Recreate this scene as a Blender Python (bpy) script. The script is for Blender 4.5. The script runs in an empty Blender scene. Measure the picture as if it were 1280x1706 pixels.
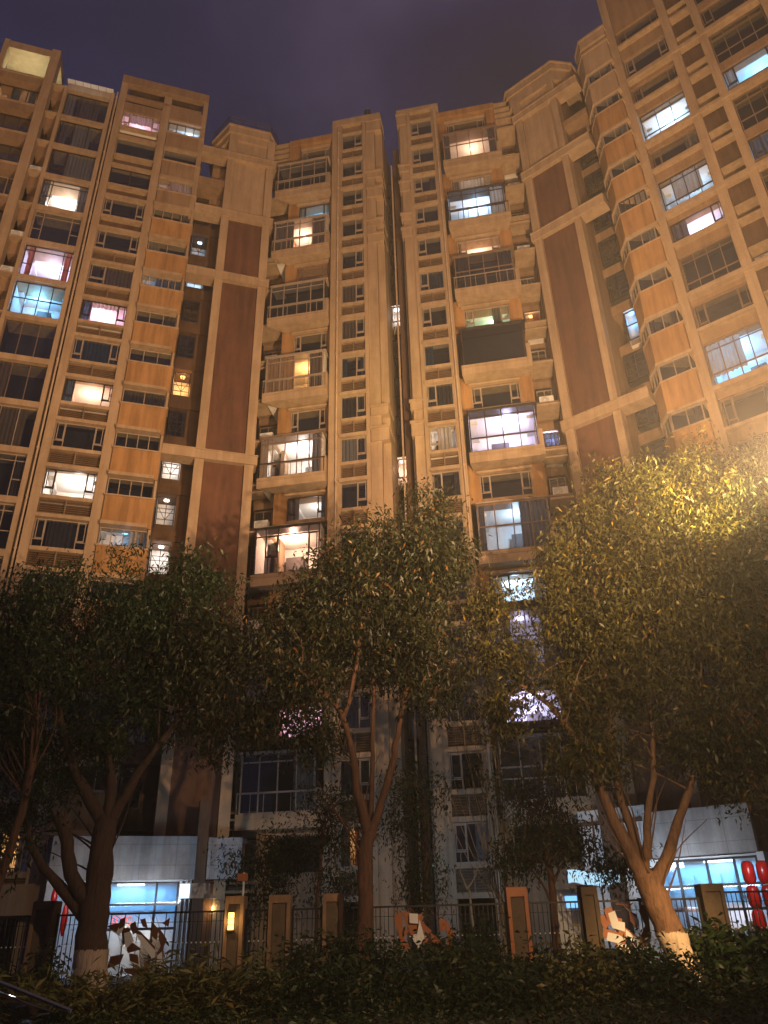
import bpy, math, random
import numpy as np
from mathutils import Vector, Matrix
random.seed(7); RNG = np.random.default_rng(7)
R = math.radians
scene = bpy.context.scene
col = scene.collection

# ------------------------------------------------------------------ materials
def new_mat(name):
    m = bpy.data.materials.new(name); m.use_nodes = True
    nt = m.node_tree; nt.nodes.clear()
    out = nt.nodes.new('ShaderNodeOutputMaterial')
    return m, nt, out
def N(nt, t, **kw):
    n = nt.nodes.new(t)
    for k, v in kw.items():
        if k in n.inputs: n.inputs[k].default_value = v
        else: setattr(n, k, v)
    return n
def rgb(c): return (c[0], c[1], c[2], 1)
def surf(name, c1, c2=None, rough=.8, scale=1.5, metallic=0., spec=.4, bump=.0, bscale=30, streak=False, tile=None, tile_dark=.75, tvar=.92, stain=.5):
    """wall-like surface: two tones mixed by noise, rain streaks, optional tile joints from UV metres"""
    m, nt, out = new_mat(name); L = nt.links.new
    p = N(nt, 'ShaderNodeBsdfPrincipled', Roughness=rough, Metallic=metallic)
    p.inputs['Specular IOR Level'].default_value = spec
    geo = N(nt, 'ShaderNodeNewGeometry')
    c2 = c2 or tuple(x*.75 for x in c1)
    n1 = N(nt, 'ShaderNodeTexNoise', Scale=scale, Detail=6., Roughness=.65); L(geo.outputs['Position'], n1.inputs['Vector'])
    rmp = N(nt, 'ShaderNodeValToRGB'); rmp.color_ramp.elements[0].position = .35; rmp.color_ramp.elements[1].position = .68
    rmp.color_ramp.elements[0].color = rgb(c2); rmp.color_ramp.elements[1].color = rgb(c1)
    L(n1.outputs['Fac'], rmp.inputs['Fac'])
    cur = rmp.outputs['Color']
    if streak:
        mp = N(nt, 'ShaderNodeMapping'); mp.inputs['Scale'].default_value = (1.5, 1.5, .12); L(geo.outputs['Position'], mp.inputs['Vector'])
        n2 = N(nt, 'ShaderNodeTexNoise', Scale=1.6, Detail=5., Roughness=.7); L(mp.outputs['Vector'], n2.inputs['Vector'])
        r2 = N(nt, 'ShaderNodeValToRGB'); r2.color_ramp.elements[0].position = .38; r2.color_ramp.elements[1].position = .6
        s = 1-stain*.6; r2.color_ramp.elements[0].color = (s, s*.97, s*.93, 1); r2.color_ramp.elements[1].color = (1, 1, 1, 1)
        L(n2.outputs['Fac'], r2.inputs['Fac'])
        mx = N(nt, 'ShaderNodeMix', data_type='RGBA', blend_type='MULTIPLY'); mx.inputs[0].default_value = 1
        L(cur, mx.inputs[6]); L(r2.outputs['Color'], mx.inputs[7]); cur = mx.outputs[2]
    if tile:
        uv = N(nt, 'ShaderNodeUVMap')
        br = N(nt, 'ShaderNodeTexBrick', Scale=1.); br.inputs['Brick Width'].default_value = tile[0]; br.inputs['Row Height'].default_value = tile[1]
        br.inputs['Mortar Size'].default_value = tile[2]; br.offset = tile[3] if len(tile) > 3 else .5
        br.inputs['Color1'].default_value = (1, 1, 1, 1); br.inputs['Color2'].default_value = (tvar,)*3+(1,); br.inputs['Mortar'].default_value = (tile_dark,)*3+(1,)
        L(uv.outputs['UV'], br.inputs['Vector'])
        mx = N(nt, 'ShaderNodeMix', data_type='RGBA', blend_type='MULTIPLY'); mx.inputs[0].default_value = 1
        L(cur, mx.inputs[6]); L(br.outputs['Color'], mx.inputs[7]); cur = mx.outputs[2]
    L(cur, p.inputs['Base Color'])
    if bump:
        n3 = N(nt, 'ShaderNodeTexNoise', Scale=float(bscale), Detail=4.); L(geo.outputs['Position'], n3.inputs['Vector'])
        b = N(nt, 'ShaderNodeBump', Strength=bump, Distance=.02); L(n3.outputs['Fac'], b.inputs['Height']); L(b.outputs['Normal'], p.inputs['Normal'])
    L(p.outputs['BSDF'], out.inputs['Surface'])
    return m
def emit(name, c, s):
    m, nt, out = new_mat(name); e = N(nt, 'ShaderNodeEmission', Strength=s); e.inputs['Color'].default_value = rgb(c)
    nt.links.new(e.outputs[0], out.inputs['Surface']); return m
def glass(name, tint, refl=.25, rough=.06):
    m, nt, out = new_mat(name); L = nt.links.new
    t = N(nt, 'ShaderNodeBsdfTransparent'); t.inputs['Color'].default_value = rgb(tint)
    g = N(nt, 'ShaderNodeBsdfGlossy', Roughness=rough); g.inputs['Color'].default_value = (.8, .87, .95, 1)
    fr = N(nt, 'ShaderNodeLayerWeight', Blend=.5)
    pw = N(nt, 'ShaderNodeMath', operation='POWER'); pw.inputs[1].default_value = 3.6; L(fr.outputs['Facing'], pw.inputs[0])
    mt = N(nt, 'ShaderNodeMath', operation='MULTIPLY_ADD'); mt.inputs[1].default_value = .85; mt.inputs[2].default_value = .05+refl*.22
    L(pw.outputs[0], mt.inputs[0])
    geo = N(nt, 'ShaderNodeNewGeometry'); n = N(nt, 'ShaderNodeTexNoise', Scale=.9, Detail=2.); L(geo.outputs['Position'], n.inputs['Vector'])
    b = N(nt, 'ShaderNodeBump', Strength=.35, Distance=.05); L(n.outputs['Fac'], b.inputs['Height']); L(b.outputs['Normal'], g.inputs['Normal'])
    mx = N(nt, 'ShaderNodeMixShader'); L(mt.outputs[0], mx.inputs[0]); L(t.outputs[0], mx.inputs[1]); L(g.outputs[0], mx.inputs[2])
    L(mx.outputs[0], out.inputs['Surface']); return m
def cloth(name, c, trans=.35):
    m, nt, out = new_mat(name); L = nt.links.new
    d = N(nt, 'ShaderNodeBsdfDiffuse'); t = N(nt, 'ShaderNodeBsdfTranslucent')
    geo = N(nt, 'ShaderNodeNewGeometry'); n = N(nt, 'ShaderNodeTexNoise', Scale=3., Detail=3.); L(geo.outputs['Position'], n.inputs['Vector'])
    r = N(nt, 'ShaderNodeValToRGB'); r.color_ramp.elements[0].color = rgb([x*.7 for x in c]); r.color_ramp.elements[1].color = rgb(c); L(n.outputs['Fac'], r.inputs['Fac'])
    L(r.outputs[0], d.inputs[0]); L(r.outputs[0], t.inputs[0])
    mx = N(nt, 'ShaderNodeMixShader'); mx.inputs[0].default_value = trans; L(d.outputs[0], mx.inputs[1]); L(t.outputs[0], mx.inputs[2])
    L(mx.outputs[0], out.inputs['Surface']); return m
def leafmat(name, c1, c2, c3=None):
    m, nt, out = new_mat(name); L = nt.links.new
    at = N(nt, 'ShaderNodeAttribute', attribute_name='tone')
    r = N(nt, 'ShaderNodeValToRGB'); e = r.color_ramp.elements
    e[0].color = rgb(c1); e[1].color = rgb(c2); e[1].position = .85
    if c3: x = e.new(.96); x.color = rgb(c3)
    L(at.outputs['Fac'], r.inputs['Fac'])
    p = N(nt, 'ShaderNodeBsdfPrincipled', Roughness=.5); L(r.outputs[0], p.inputs['Base Color']); p.inputs['Specular IOR Level'].default_value = .35
    t = N(nt, 'ShaderNodeBsdfTranslucent'); L(r.outputs[0], t.inputs[0])
    mx = N(nt, 'ShaderNodeMixShader'); mx.inputs[0].default_value = .3; L(p.outputs[0], mx.inputs[1]); L(t.outputs[0], mx.inputs[2])
    L(mx.outputs[0], out.inputs['Surface']); return m
def bark(name, c1, c2, paint=None, ptop=1.25):
    m, nt, out = new_mat(name); L = nt.links.new
    geo = N(nt, 'ShaderNodeNewGeometry')
    mp = N(nt, 'ShaderNodeMapping'); mp.inputs['Scale'].default_value = (9, 9, 1.3); L(geo.outputs['Position'], mp.inputs['Vector'])
    n = N(nt, 'ShaderNodeTexNoise', Scale=1.4, Detail=7., Roughness=.7, Distortion=.6); L(mp.outputs['Vector'], n.inputs['Vector'])
    r = N(nt, 'ShaderNodeValToRGB'); r.color_ramp.elements[0].position = .35; r.color_ramp.elements[1].position = .65
    r.color_ramp.elements[0].color = rgb(c2); r.color_ramp.elements[1].color = rgb(c1); L(n.outputs['Fac'], r.inputs['Fac'])
    p = N(nt, 'ShaderNodeBsdfPrincipled', Roughness=.85); cur = r.outputs[0]
    if paint:
        sx = N(nt, 'ShaderNodeSeparateXYZ'); L(geo.outputs['Position'], sx.inputs[0])
        ad = N(nt, 'ShaderNodeMath', operation='MULTIPLY_ADD'); ad.inputs[1].default_value = .28; L(n.outputs['Fac'], ad.inputs[0]); L(sx.outputs[2], ad.inputs[2])
        lt = N(nt, 'ShaderNodeMath', operation='LESS_THAN'); lt.inputs[1].default_value = ptop+.14; L(ad.outputs[0], lt.inputs[0])
        r2 = N(nt, 'ShaderNodeValToRGB'); r2.color_ramp.elements[0].position = .33; r2.color_ramp.elements[1].position = .45
        r2.color_ramp.elements[0].color = rgb([x*.45 for x in paint]); r2.color_ramp.elements[1].color = rgb(paint); L(n.outputs['Fac'], r2.inputs['Fac'])
        mx = N(nt, 'ShaderNodeMix', data_type='RGBA'); L(lt.outputs[0], mx.inputs[0]); L(cur, mx.inputs[6]); L(r2.outputs[0], mx.inputs[7]); cur = mx.outputs[2]
    L(cur, p.inputs['Base Color'])
    b = N(nt, 'ShaderNodeBump', Strength=.9, Distance=.06); L(n.outputs['Fac'], b.inputs['Height']); L(b.outputs['Normal'], p.inputs['Normal'])
    L(p.outputs[0], out.inputs['Surface']); return m

M = dict(
 cream = surf('cream_tile', (.45, .335, .225), (.36, .265, .175), .6, .5, streak=True, tile=(.6, .3, .008, 0), tile_dark=.88, tvar=.97, stain=.35, bump=.1),
 stucco = surf('orange_stucco', (.42, .24, .10), (.33, .185, .078), .85, .5, streak=True, bump=.1, stain=.6),
 tan = surf('tan_render', (.31, .21, .13), (.25, .165, .10), .85, .6, streak=True, bump=.1, stain=.4),
 brown = surf('brown_tile', (.175, .078, .044), (.12, .056, .034), .7, .5, tile=(.22, .06, .005), tile_dark=.62, bump=.1, streak=True, stain=.6),
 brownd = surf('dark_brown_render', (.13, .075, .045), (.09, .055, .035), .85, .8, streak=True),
 louvre = surf('louvre_metal', (.25, .17, .115), (.17, .115, .075), .6, 2., spec=.4),
 frame = surf('pale_window_frame', (.34, .28, .23), None, .45, 3., spec=.5),
 framed = surf('dark_window_frame', (.035, .028, .028), None, .4, 3., spec=.5),
 framem = surf('brown_window_frame', (.20, .14, .10), None, .45, 3., spec=.5),
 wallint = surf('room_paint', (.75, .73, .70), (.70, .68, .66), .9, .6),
 darkint = surf('unlit_room_paint', (.03, .033, .037), (.015, .018, .022), .9, .8),  # darkness of unlit rooms put into the wall colour
 furn = surf('dark_furniture', (.06, .05, .05), None, .6, 2.),
 concrete = surf('grey_concrete', (.40, .40, .40), (.27, .27, .28), .85, 1.2, streak=True, tile=(1.45, .8, .012, 0), tile_dark=.6, tvar=.93, stain=.45, bump=.2),
 white = surf('white_panel', (.72, .73, .74), (.6, .61, .63), .5, 1.),
 pipe = surf('plastic_pipe', (.55, .42, .30), None, .5, 2.),
 iron = surf('black_iron', (.022, .022, .024), None, .45, 8., metallic=.3),
 rust = surf('brown_sheet_metal', (.13, .05, .025), (.09, .035, .018), .55, 2.),
 orangesheet = surf('orange_sheet_metal', (.38, .13, .045), (.30, .10, .035), .5, 2.),
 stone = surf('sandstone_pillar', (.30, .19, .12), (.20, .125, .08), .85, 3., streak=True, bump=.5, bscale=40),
 stonep = surf('shadowed_pillar_panel', (.13, .095, .065), (.09, .065, .045), .9, 3., bump=.4, bscale=40),  # darker copy of the sandstone, shade put into its colour
 red = surf('red_gloss', (.62, .015, .015), (.5, .01, .012), .25, 2., spec=.6),
 soil = surf('soil', (.035, .028, .02), (.02, .017, .012), .95, 3., bump=.6, bscale=8),
 asphalt = surf('asphalt', (.05, .05, .052), (.035, .035, .037), .85, 2., bump=.4, bscale=90),
 paving = surf('paving', (.16, .15, .14), (.11, .105, .10), .85, 1., tile=(.4, .4, .01, 0), tile_dark=.5),
 kerbm = surf('kerb_stone', (.28, .27, .26), None, .85, 4.),
 roofm = surf('roof_screed', (.16, .14, .12), None, .9, 1.),
 carp = surf('black_car_paint', (.008, .009, .012), (.007, .008, .01), .18, 2., spec=.8),
 carlight = surf('bare_metal_trim', (.5, .5, .5), None, .2, 2., metallic=.9),
 tyre = surf('tyre_rubber', (.02, .02, .02), None, .9, 9.),
 glass = glass('window_glass', (.62, .68, .72), .35),
 glassl = glass('clear_glass', (.93, .95, .97), .1),
 glassb = glass('car_glass', (.25, .28, .3), .5, .02),
 cbeige = cloth('beige_curtain', (.30, .22, .16)), cwhite = cloth('white_curtain', (.50, .46, .43)),
 cgrey = cloth('grey_curtain', (.11, .10, .105)), cred = cloth('red_curtain', (.42, .12, .08)), cblue = cloth('blue_curtain', (.07, .12, .2)),
)
LIT = {'white': (1, .86, .76), 'cool': (.46, .72, 1), 'warm': (1, .44, .12), 'peach': (1, .56, .36), 'pink': (1, .52, .72), 'cyan': (.15, .55, 1), 'green': (.64, 1, .58), 'lilac': (.66, .62, 1)}
LAMPM = {k: emit('lamp_'+k, c, 6) for k, c in LIT.items()}

# ------------------------------------------------------------------ geometry helpers
class Frame:
    """a vertical plane: s runs right along it, d comes out of it towards the street, z is up"""
    def __init__(s, ox, oy, azd):
        a = R(azd); s.o = (ox, oy); s.u = (math.sin(a), math.cos(a)); s.n = (s.u[1], -s.u[0])
    def P(s, k, d, z): return (s.o[0]+s.u[0]*k+s.n[0]*d, s.o[1]+s.u[1]*k+s.n[1]*d, z)
LF = Frame(-16.66, 35.1, 73.); CF = Frame(0, 36.77, 100.2); FF = Frame(10.02, 34.9, 128.)
WF = Frame(0, 24.2, 90.)                      # the street fence
W0 = Frame(0, 0, 90.)                         # world: s=x, d=-y
class MB:
    def __init__(s): s.v = []; s.f = []; s.mi = []; s.uv = []
    def poly(s, pts, mi=0, uv=None):
        b = len(s.v); s.v += [tuple(p) for p in pts]; s.f.append(tuple(range(b, b+len(pts)))); s.mi.append(mi)
        s.uv.append(uv or [(0, 0)]*len(pts))
    def box(s, fr, s0, s1, d0, d1, z0, z1, mi=0):
        P = fr.P
        if s0 > s1: s0, s1 = s1, s0
        if d0 > d1: d0, d1 = d1, d0
        if z0 > z1: z0, z1 = z1, z0
        a = [(s0, d0), (s1, d0), (s1, d1), (s0, d1)]
        for i in range(4):
            p, q = a[i], a[(i+1) % 4]
            c = 0 if i % 2 == 0 else 1
            s.poly([P(p[0], p[1], z0), P(q[0], q[1], z0), P(q[0], q[1], z1), P(p[0], p[1], z1)], mi,
                   [(p[c], z0), (q[c], z0), (q[c], z1), (p[c], z1)])
        s.poly([P(x, y, z1) for x, y in a], mi, a); s.poly([P(x, y, z0) for x, y in reversed(a)], mi, a[::-1])
        return s
    def prism(s, fr, plan, z0, z1, mi=0):
        n = len(plan); acc = 0
        for i in range(n):
            p, q = plan[i], plan[(i+1) % n]; w = math.hypot(q[0]-p[0], q[1]-p[1])
            s.poly([fr.P(*p, z0), fr.P(*q, z0), fr.P(*q, z1), fr.P(*p, z1)], mi, [(acc, z0), (acc+w, z0), (acc+w, z1), (acc, z1)]); acc += w
        s.poly([fr.P(*p, z1) for p in plan], mi, plan); s.poly([fr.P(*p, z0) for p in reversed(plan)], mi, plan[::-1])
        return s
    def tube(s, path, rad, n=8, mi=0, cap=True):
        path = [Vector(p) for p in path]; rad = rad if isinstance(rad, (list, tuple)) else [rad]*len(path)
        base = len(s.v); X = None
        for i, p in enumerate(path):
            t = (path[min(i+1, len(path)-1)]-path[max(i-1, 0)]).normalized()
            if X is None: X = t.orthogonal().normalized()
            X = (X-t*X.dot(t)).normalized(); Y = t.cross(X)
            for k in range(n):
                a = 2*math.pi*k/n; s.v.append(tuple(p+(X*math.cos(a)+Y*math.sin(a))*rad[i]))
        for i in range(len(path)-1):
            for k in range(n):
                a = base+i*n+k; b = base+i*n+(k+1) % n
                s.f.append((a, b, b+n, a+n)); s.mi.append(mi); s.uv.append([(0, 0)]*4)
        if cap:
            s.f.append(tuple(base+k for k in reversed(range(n)))); s.mi.append(mi); s.uv.append([(0, 0)]*n)
            s.f.append(tuple(base+(len(path)-1)*n+k for k in range(n))); s.mi.append(mi); s.uv.append([(0, 0)]*n)
        return s
    def ball(s, c, rx, ry=None, rz=None, n=10, m=7, mi=0):
        ry = ry or rx; rz = rz or rx; base = len(s.v)
        for j in range(m+1):
            th = math.pi*j/m
            for i in range(n):
                ph = 2*math.pi*i/n
                s.v.append((c[0]+rx*math.sin(th)*math.cos(ph), c[1]+ry*math.sin(th)*math.sin(ph), c[2]+rz*math.cos(th)))
        for j in range(m):
            for i in range(n):
                a = base+j*n+i; b = base+j*n+(i+1) % n
                s.f.append((a, a+n, b+n, b)); s.mi.append(mi); s.uv.append([(0, 0)]*4)
        return s
    def build(s, name, mats, parent=None, smooth=False, label=None, cat=None, group=None, kind=None):
        if not s.f: return None
        me = bpy.data.meshes.new(name); mats = mats if isinstance(mats, list) else [mats]
        o = bpy.data.objects.new(name, me)
        off = Vector((0, 0, 0)); q = parent
        while q: off += q.location; q = q.parent
        me.from_pydata([tuple(Vector(v)-off) for v in s.v], [], s.f)
        for m in mats: me.materials.append(M[m] if isinstance(m, str) else m)
        me.polygons.foreach_set('material_index', s.mi)
        uvl = me.uv_layers.new(name='UVMap'); flat = [c for u in s.uv for p in u for c in p]
        uvl.data.foreach_set('uv', flat)
        if smooth: me.polygons.foreach_set('use_smooth', [True]*len(s.f))
        col.objects.link(o); o.parent = parent
        tag(o, label, cat, group, kind); return o
def tag(o, label=None, cat=None, group=None, kind=None):
    if label: o['label'] = label
    if cat: o['category'] = cat
    if group: o['group'] = group
    if kind: o['kind'] = kind
    return o
def thing(name, loc, label, cat, group=None):
    o = bpy.data.objects.new(name, None); o.location = loc; o.empty_display_size = .3
    col.objects.link(o); return tag(o, label, cat, group)
def loc_of(parent):
    off = Vector((0, 0, 0)); q = parent
    while q: off += q.location; q = q.parent
    return off

# ------------------------------------------------------------------ camera
F_, CX, CY = 1282., 640., 853.
up = Vector((577-CX, CY+1538, -F_)).normalized()
Yc = (Vector((0, 0, -1))-Vector((0, 0, -1)).dot(up)*up).normalized(); Xc = Yc.cross(up)
rot = Matrix((Xc, Yc, up))                    # camera -> world
cam = bpy.data.objects.new('camera', bpy.data.cameras.new('camera')); col.objects.link(cam)
cam.matrix_world = Matrix.Translation((0, 0, 1.6)) @ rot.to_4x4()
cam.data.sensor_fit = 'VERTICAL'; cam.data.sensor_height = 24.; cam.data.lens = 24.*F_/1706.
cam.data.clip_start = .05; cam.data.clip_end = 2000
scene.camera = cam
scene.render.resolution_x, scene.render.resolution_y = 769, 1024

# ------------------------------------------------------------------ world: hazy violet city night sky
w = bpy.data.worlds.new('World'); scene.world = w; w.use_nodes = True
nt = w.node_tree; nt.nodes.clear(); L_ = nt.links.new
out = nt.nodes.new('ShaderNodeOutputWorld'); bg = N(nt, 'ShaderNodeBackground', Strength=.72)
tc = N(nt, 'ShaderNodeTexCoord'); mp = N(nt, 'ShaderNodeMapping'); mp.inputs['Scale'].default_value = (1.0, .8, 1.6); mp.inputs['Location'].default_value = (.35, .1, .2)
L_(tc.outputs['Generated'], mp.inputs['Vector'])
ns = N(nt, 'ShaderNodeTexNoise', Scale=1.9, Detail=5., Roughness=.5, Distortion=.4); L_(mp.outputs[0], ns.inputs['Vector'])
rp = N(nt, 'ShaderNodeValToRGB'); e = rp.color_ramp.elements
e[0].position = .40; e[0].color = (.004, .011, .036, 1); e[1].position = .62; e[1].color = (.072, .062, .130, 1)
x = e.new(.52); x.color = (.022, .026, .078, 1)
L_(ns.outputs['Fac'], rp.inputs['Fac'])
# city glow: brighter and more violet low in the sky
sx = N(nt, 'ShaderNodeSeparateXYZ'); L_(tc.outputs['Generated'], sx.inputs[0])
r2 = N(nt, 'ShaderNodeValToRGB'); r2.color_ramp.elements[0].position = .70; r2.color_ramp.elements[1].position = .97
r2.color_ramp.elements[0].color = (1.35, 1.3, 1.25, 1); r2.color_ramp.elements[1].color = (.45, .5, .62, 1)
L_(sx.outputs[2], r2.inputs['Fac'])
mx = N(nt, 'ShaderNodeMix', data_type='RGBA', blend_type='MULTIPLY'); mx.inputs[0].default_value = 1
L_(rp.outputs[0], mx.inputs[6]); L_(r2.outputs[0], mx.inputs[7]); L_(mx.outputs[2], bg.inputs['Color'])
L_(bg.outputs[0], out.inputs['Surface'])

# ------------------------------------------------------------------ lights
def spot(name, loc, target, power, c, ang, blend=1., rad=.5):
    l = bpy.data.lights.new(name, 'SPOT'); l.energy = power; l.color = c; l.spot_size = R(ang); l.spot_blend = blend; l.shadow_soft_size = rad
    o = bpy.data.objects.new(name, l); o.location = loc; col.objects.link(o)
    o.rotation_euler = (Vector(target)-Vector(loc)).to_track_quat('-Z', 'Y').to_euler(); return o
def pointl(name, loc, power, c, rad=.12, parent=None):
    l = bpy.data.lights.new(name, 'POINT'); l.energy = power; l.color = c; l.shadow_soft_size = rad
    o = bpy.data.objects.new(name, l); o.location = Vector(loc)-loc_of(parent); o.parent = parent; col.objects.link(o); return o
def areal(name, loc, target, power, c, sx, sy):
    l = bpy.data.lights.new(name, 'AREA'); l.shape = 'RECTANGLE'; l.size = sx; l.size_y = sy; l.energy = power; l.color = c
    o = bpy.data.objects.new(name, l); o.location = loc; col.objects.link(o)
    o.rotation_euler = (Vector(target)-Vector(loc)).to_track_quat('-Z', 'Y').to_euler(); return o
SOD = (1, .545, .26)

# ------------------------------------------------------------------ windows
NLIT = [0]
def curtain_mesh(fr, a, b, d, z0, z1, amp=.045, per=.22):
    m = MB(); n = max(6, int((b-a)/per*6)); pts = []
    ph = random.random()*6
    for i in range(n+1):
        s_ = a+(b-a)*i/n; pts.append((s_, d+amp*math.sin(s_*2*math.pi/per+ph)+amp*.5*math.sin(s_*9+ph)))
    for i in range(n):
        p, q = pts[i], pts[i+1]
        m.poly([fr.P(*p, z0), fr.P(*q, z0), fr.P(*q, z1), fr.P(*p, z1)])
    return m
def window(par, fr, s0, s1, z0, z1, d=-.15, style='T', lit=None, cur=None, fm='frame', power=110, depth=2.8, label=None, name='window', open_=None, blind=None, t=.055):
    """frame + pane + room behind; cur = list of (from, to, material) as fractions of the width"""
    W = s1-s0; H = z1-z0; m = MB(); dd = .07
    m.box(fr, s0, s1, d-dd, d, z1-t, z1); m.box(fr, s0, s1, d-dd, d, z0, z0+t)
    m.box(fr, s0, s0+t, d-dd, d, z0+t, z1-t); m.box(fr, s1-t, s1, d-dd, d, z0+t, z1-t)
    zi0, zi1 = z0+t, z1-t; h = t*.42
    def V(f, a=0, b=1): x = s0+W*f; m.box(fr, x-h, x+h, d-dd+.008, d-.008, zi0+(zi1-zi0)*a, zi0+(zi1-zi0)*b)
    def Hh(f, a=0, b=1, th=1.): x = zi0+(zi1-zi0)*f; m.box(fr, s0+t+(W-2*t)*a, s0+t+(W-2*t)*b, d-dd+.012, d-.012, x-h*th, x+h*th)
    def sash(a, b, za, zb):                    # heavier frame round an opening casement
        x0, x1, y0, y1 = s0+W*a+h, s0+W*b-h, zi0+(zi1-zi0)*za+.004, zi0+(zi1-zi0)*zb-.004
        for q in ((x0, x0+.04, y0, y1), (x1-.04, x1, y0, y1), (x0+.04, x1-.04, y0, y0+.04), (x0+.04, x1-.04, y1-.04, y1)):
            m.box(fr, q[0], q[1], d-.05, d+.02, q[2], q[3])
    if style == 'A': V(.62); Hh(.27, .62, 1); sash(.62, 1-.04, .30, 1)
    elif style == 'B': V(.36); Hh(.27, 0, .36); sash(.04, .36, .30, 1)
    elif style == 'T': V(.2); V(.8); Hh(.26, 0, .2); Hh(.26, .8, 1); sash(.04, .2, .28, 1); sash(.8, .96, .28, 1)
    elif style == 'V': V(.2); V(.8); Hh(.87); Hh(.42, 0, .2); Hh(.42, .8, 1)
    elif style[0] == 'S':
        k = int(style[1:]); [V(i/k) for i in range(1, k)]
    elif style[0] == 'G':
        k = int(style[1:]); [V(i/k) for i in range(1, k)]; Hh(.33, 0, 1, 1.5); Hh(.86)
    elif style[0] == 'H':
        k = int(style[1:]); [V(i/k) for i in range(1, k)]; Hh(.52, 0, 1, 1.3)
    elif style == 'D':                         # new balcony enclosure with two tilted casements
        V(.17); V(.36); V(.83); Hh(.84); sash(.17, .36, .36, .83); sash(.83, .97, .36, .83); Hh(.35, .17, .36)
    elif style == 'X':                         # anti-theft grille with fan bars
        [Hh(f, 0, 1, .5) for f in (.2, .45, .6, .8)]; V(.5)
        for sg in (-1, 1): m.tube([fr.P(s0+W*.5, d-.01, z0+H*.2), fr.P(s0+W*(.5+sg*.42), d-.01, z0+H*.6)], .02, 5)
    o = m.build(name, fm, par, label=label)
    g = MB(); g.poly([fr.P(s0+t*.5, d-.04, z0+t*.5), fr.P(s1-t*.5, d-.04, z0+t*.5), fr.P(s1-t*.5, d-.04, z1-t*.5), fr.P(s0+t*.5, d-.04, z1-t*.5)])
    g.build('pane', 'glassl' if lit else 'glass', o)
    # the room
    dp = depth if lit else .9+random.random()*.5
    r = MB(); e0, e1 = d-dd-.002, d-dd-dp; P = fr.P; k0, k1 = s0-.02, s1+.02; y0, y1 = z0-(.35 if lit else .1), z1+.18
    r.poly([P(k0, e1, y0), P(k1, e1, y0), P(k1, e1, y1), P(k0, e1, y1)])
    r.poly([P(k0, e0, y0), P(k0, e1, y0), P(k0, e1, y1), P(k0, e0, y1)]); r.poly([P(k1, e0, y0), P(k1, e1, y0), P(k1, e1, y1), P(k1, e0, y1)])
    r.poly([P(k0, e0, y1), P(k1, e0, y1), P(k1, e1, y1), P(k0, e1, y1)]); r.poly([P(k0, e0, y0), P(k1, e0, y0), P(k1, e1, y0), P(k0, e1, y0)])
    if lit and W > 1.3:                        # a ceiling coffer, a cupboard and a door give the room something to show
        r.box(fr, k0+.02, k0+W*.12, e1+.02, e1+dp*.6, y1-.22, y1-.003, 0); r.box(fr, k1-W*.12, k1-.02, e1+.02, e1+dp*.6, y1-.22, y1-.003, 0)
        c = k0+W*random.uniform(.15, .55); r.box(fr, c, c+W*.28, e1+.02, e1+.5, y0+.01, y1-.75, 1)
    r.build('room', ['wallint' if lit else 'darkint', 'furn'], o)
    if lit:
        NLIT[0] += 1
        lp = P((s0+s1)/2+W*random.uniform(-.12, .12), d-dd-dp*.5, y1-.2)
        L = MB(); L.tube([(lp[0], lp[1], lp[2]+.19), (lp[0], lp[1], lp[2]+.11)], .15, 12); L.build('ceiling_lamp', LAMPM[lit], o)
        pointl('room_light', (lp[0], lp[1], lp[2]-.45), power*.9, LIT[lit], .15, o)
    for c in (cur or []):
        a, b = s0+W*c[0], s0+W*c[1]; zz0 = z0-.05 if len(c) < 4 else z0+H*c[3]
        curtain_mesh(fr, max(a, s0+.01), min(b, s1-.01), d-.16, zz0, z1+.1).build('curtain', c[2], o)
    if blind:
        b = MB(); y = z1-.05
        while y > z0+H*blind: b.box(fr, s0+.05, s1-.05, d-.14, d-.12, y-.2, y-.015); y -= .21
        b.build('blind', 'cbeige', o)
    return o
def rndcur():
    r = random.random(); c = random.choice(['cbeige', 'cgrey', 'cgrey', 'cwhite', 'cblue', 'cgrey'])
    if r < .45: return None
    if r < .5: return [(0, .3, c)]
    if r < .68: return [(.7, 1, c)]
    if r < .88: return [(0, .22, c), (.78, 1, c)]
    return [(0, 1, c)]
def louvre(par, fr, s0, s1, z0, z1, d=-.12):
    m = MB(); m.box(fr, s0, s1, d-.3, d-.28, z0, z1, 1)
    n = int((z1-z0)/.11)
    for i in range(n):
        z = z0+(i+.5)*(z1-z0)/n
        m.poly([fr.P(s0+.02, d-.14, z+.06), fr.P(s1-.02, d-.14, z+.06), fr.P(s1-.02, d, z-.03), fr.P(s0+.02, d, z-.03)], 0)
        m.box(fr, s0+.02, s1-.02, d-.015, d+.005, z-.045, z-.03)
    m.box(fr, (s0+s1)/2-.03, (s0+s1)/2+.03, d+.006, d+.03, z0, z1)
    return m.build('louvre_panel', ['louvre', 'brownd'], par)
def column(mb, fr, s0, s1, opens, zlo, zhi, df, db, mi=0):
    """solid wall strip with openings [(z0,z1)...] from the top down"""
    z = zhi
    for a, b in sorted(opens, reverse=True):
        if b < z-.001: mb.box(fr, s0, s1, db, df, b, z, mi)
        z = a
    if z > zlo: mb.box(fr, s0, s1, db, df, zlo, z, mi)
ROW = [52.7-3*k for k in range(17)]            # window centre heights, top storey first
def pipe(par, fr, s_, d, z0, z1, r=.055, bk=.16):
    m = MB(); m.tube([fr.P(s_, d, z0), fr.P(s_, d, z1)], r, 8)
    z = z1-.6
    while z > z0: m.box(fr, s_-r-.02, s_+r+.02, d-bk, d+r+.012, z, z+.05); z -= 3
    return m.build('downpipe', 'pipe', par, smooth=False)

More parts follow.
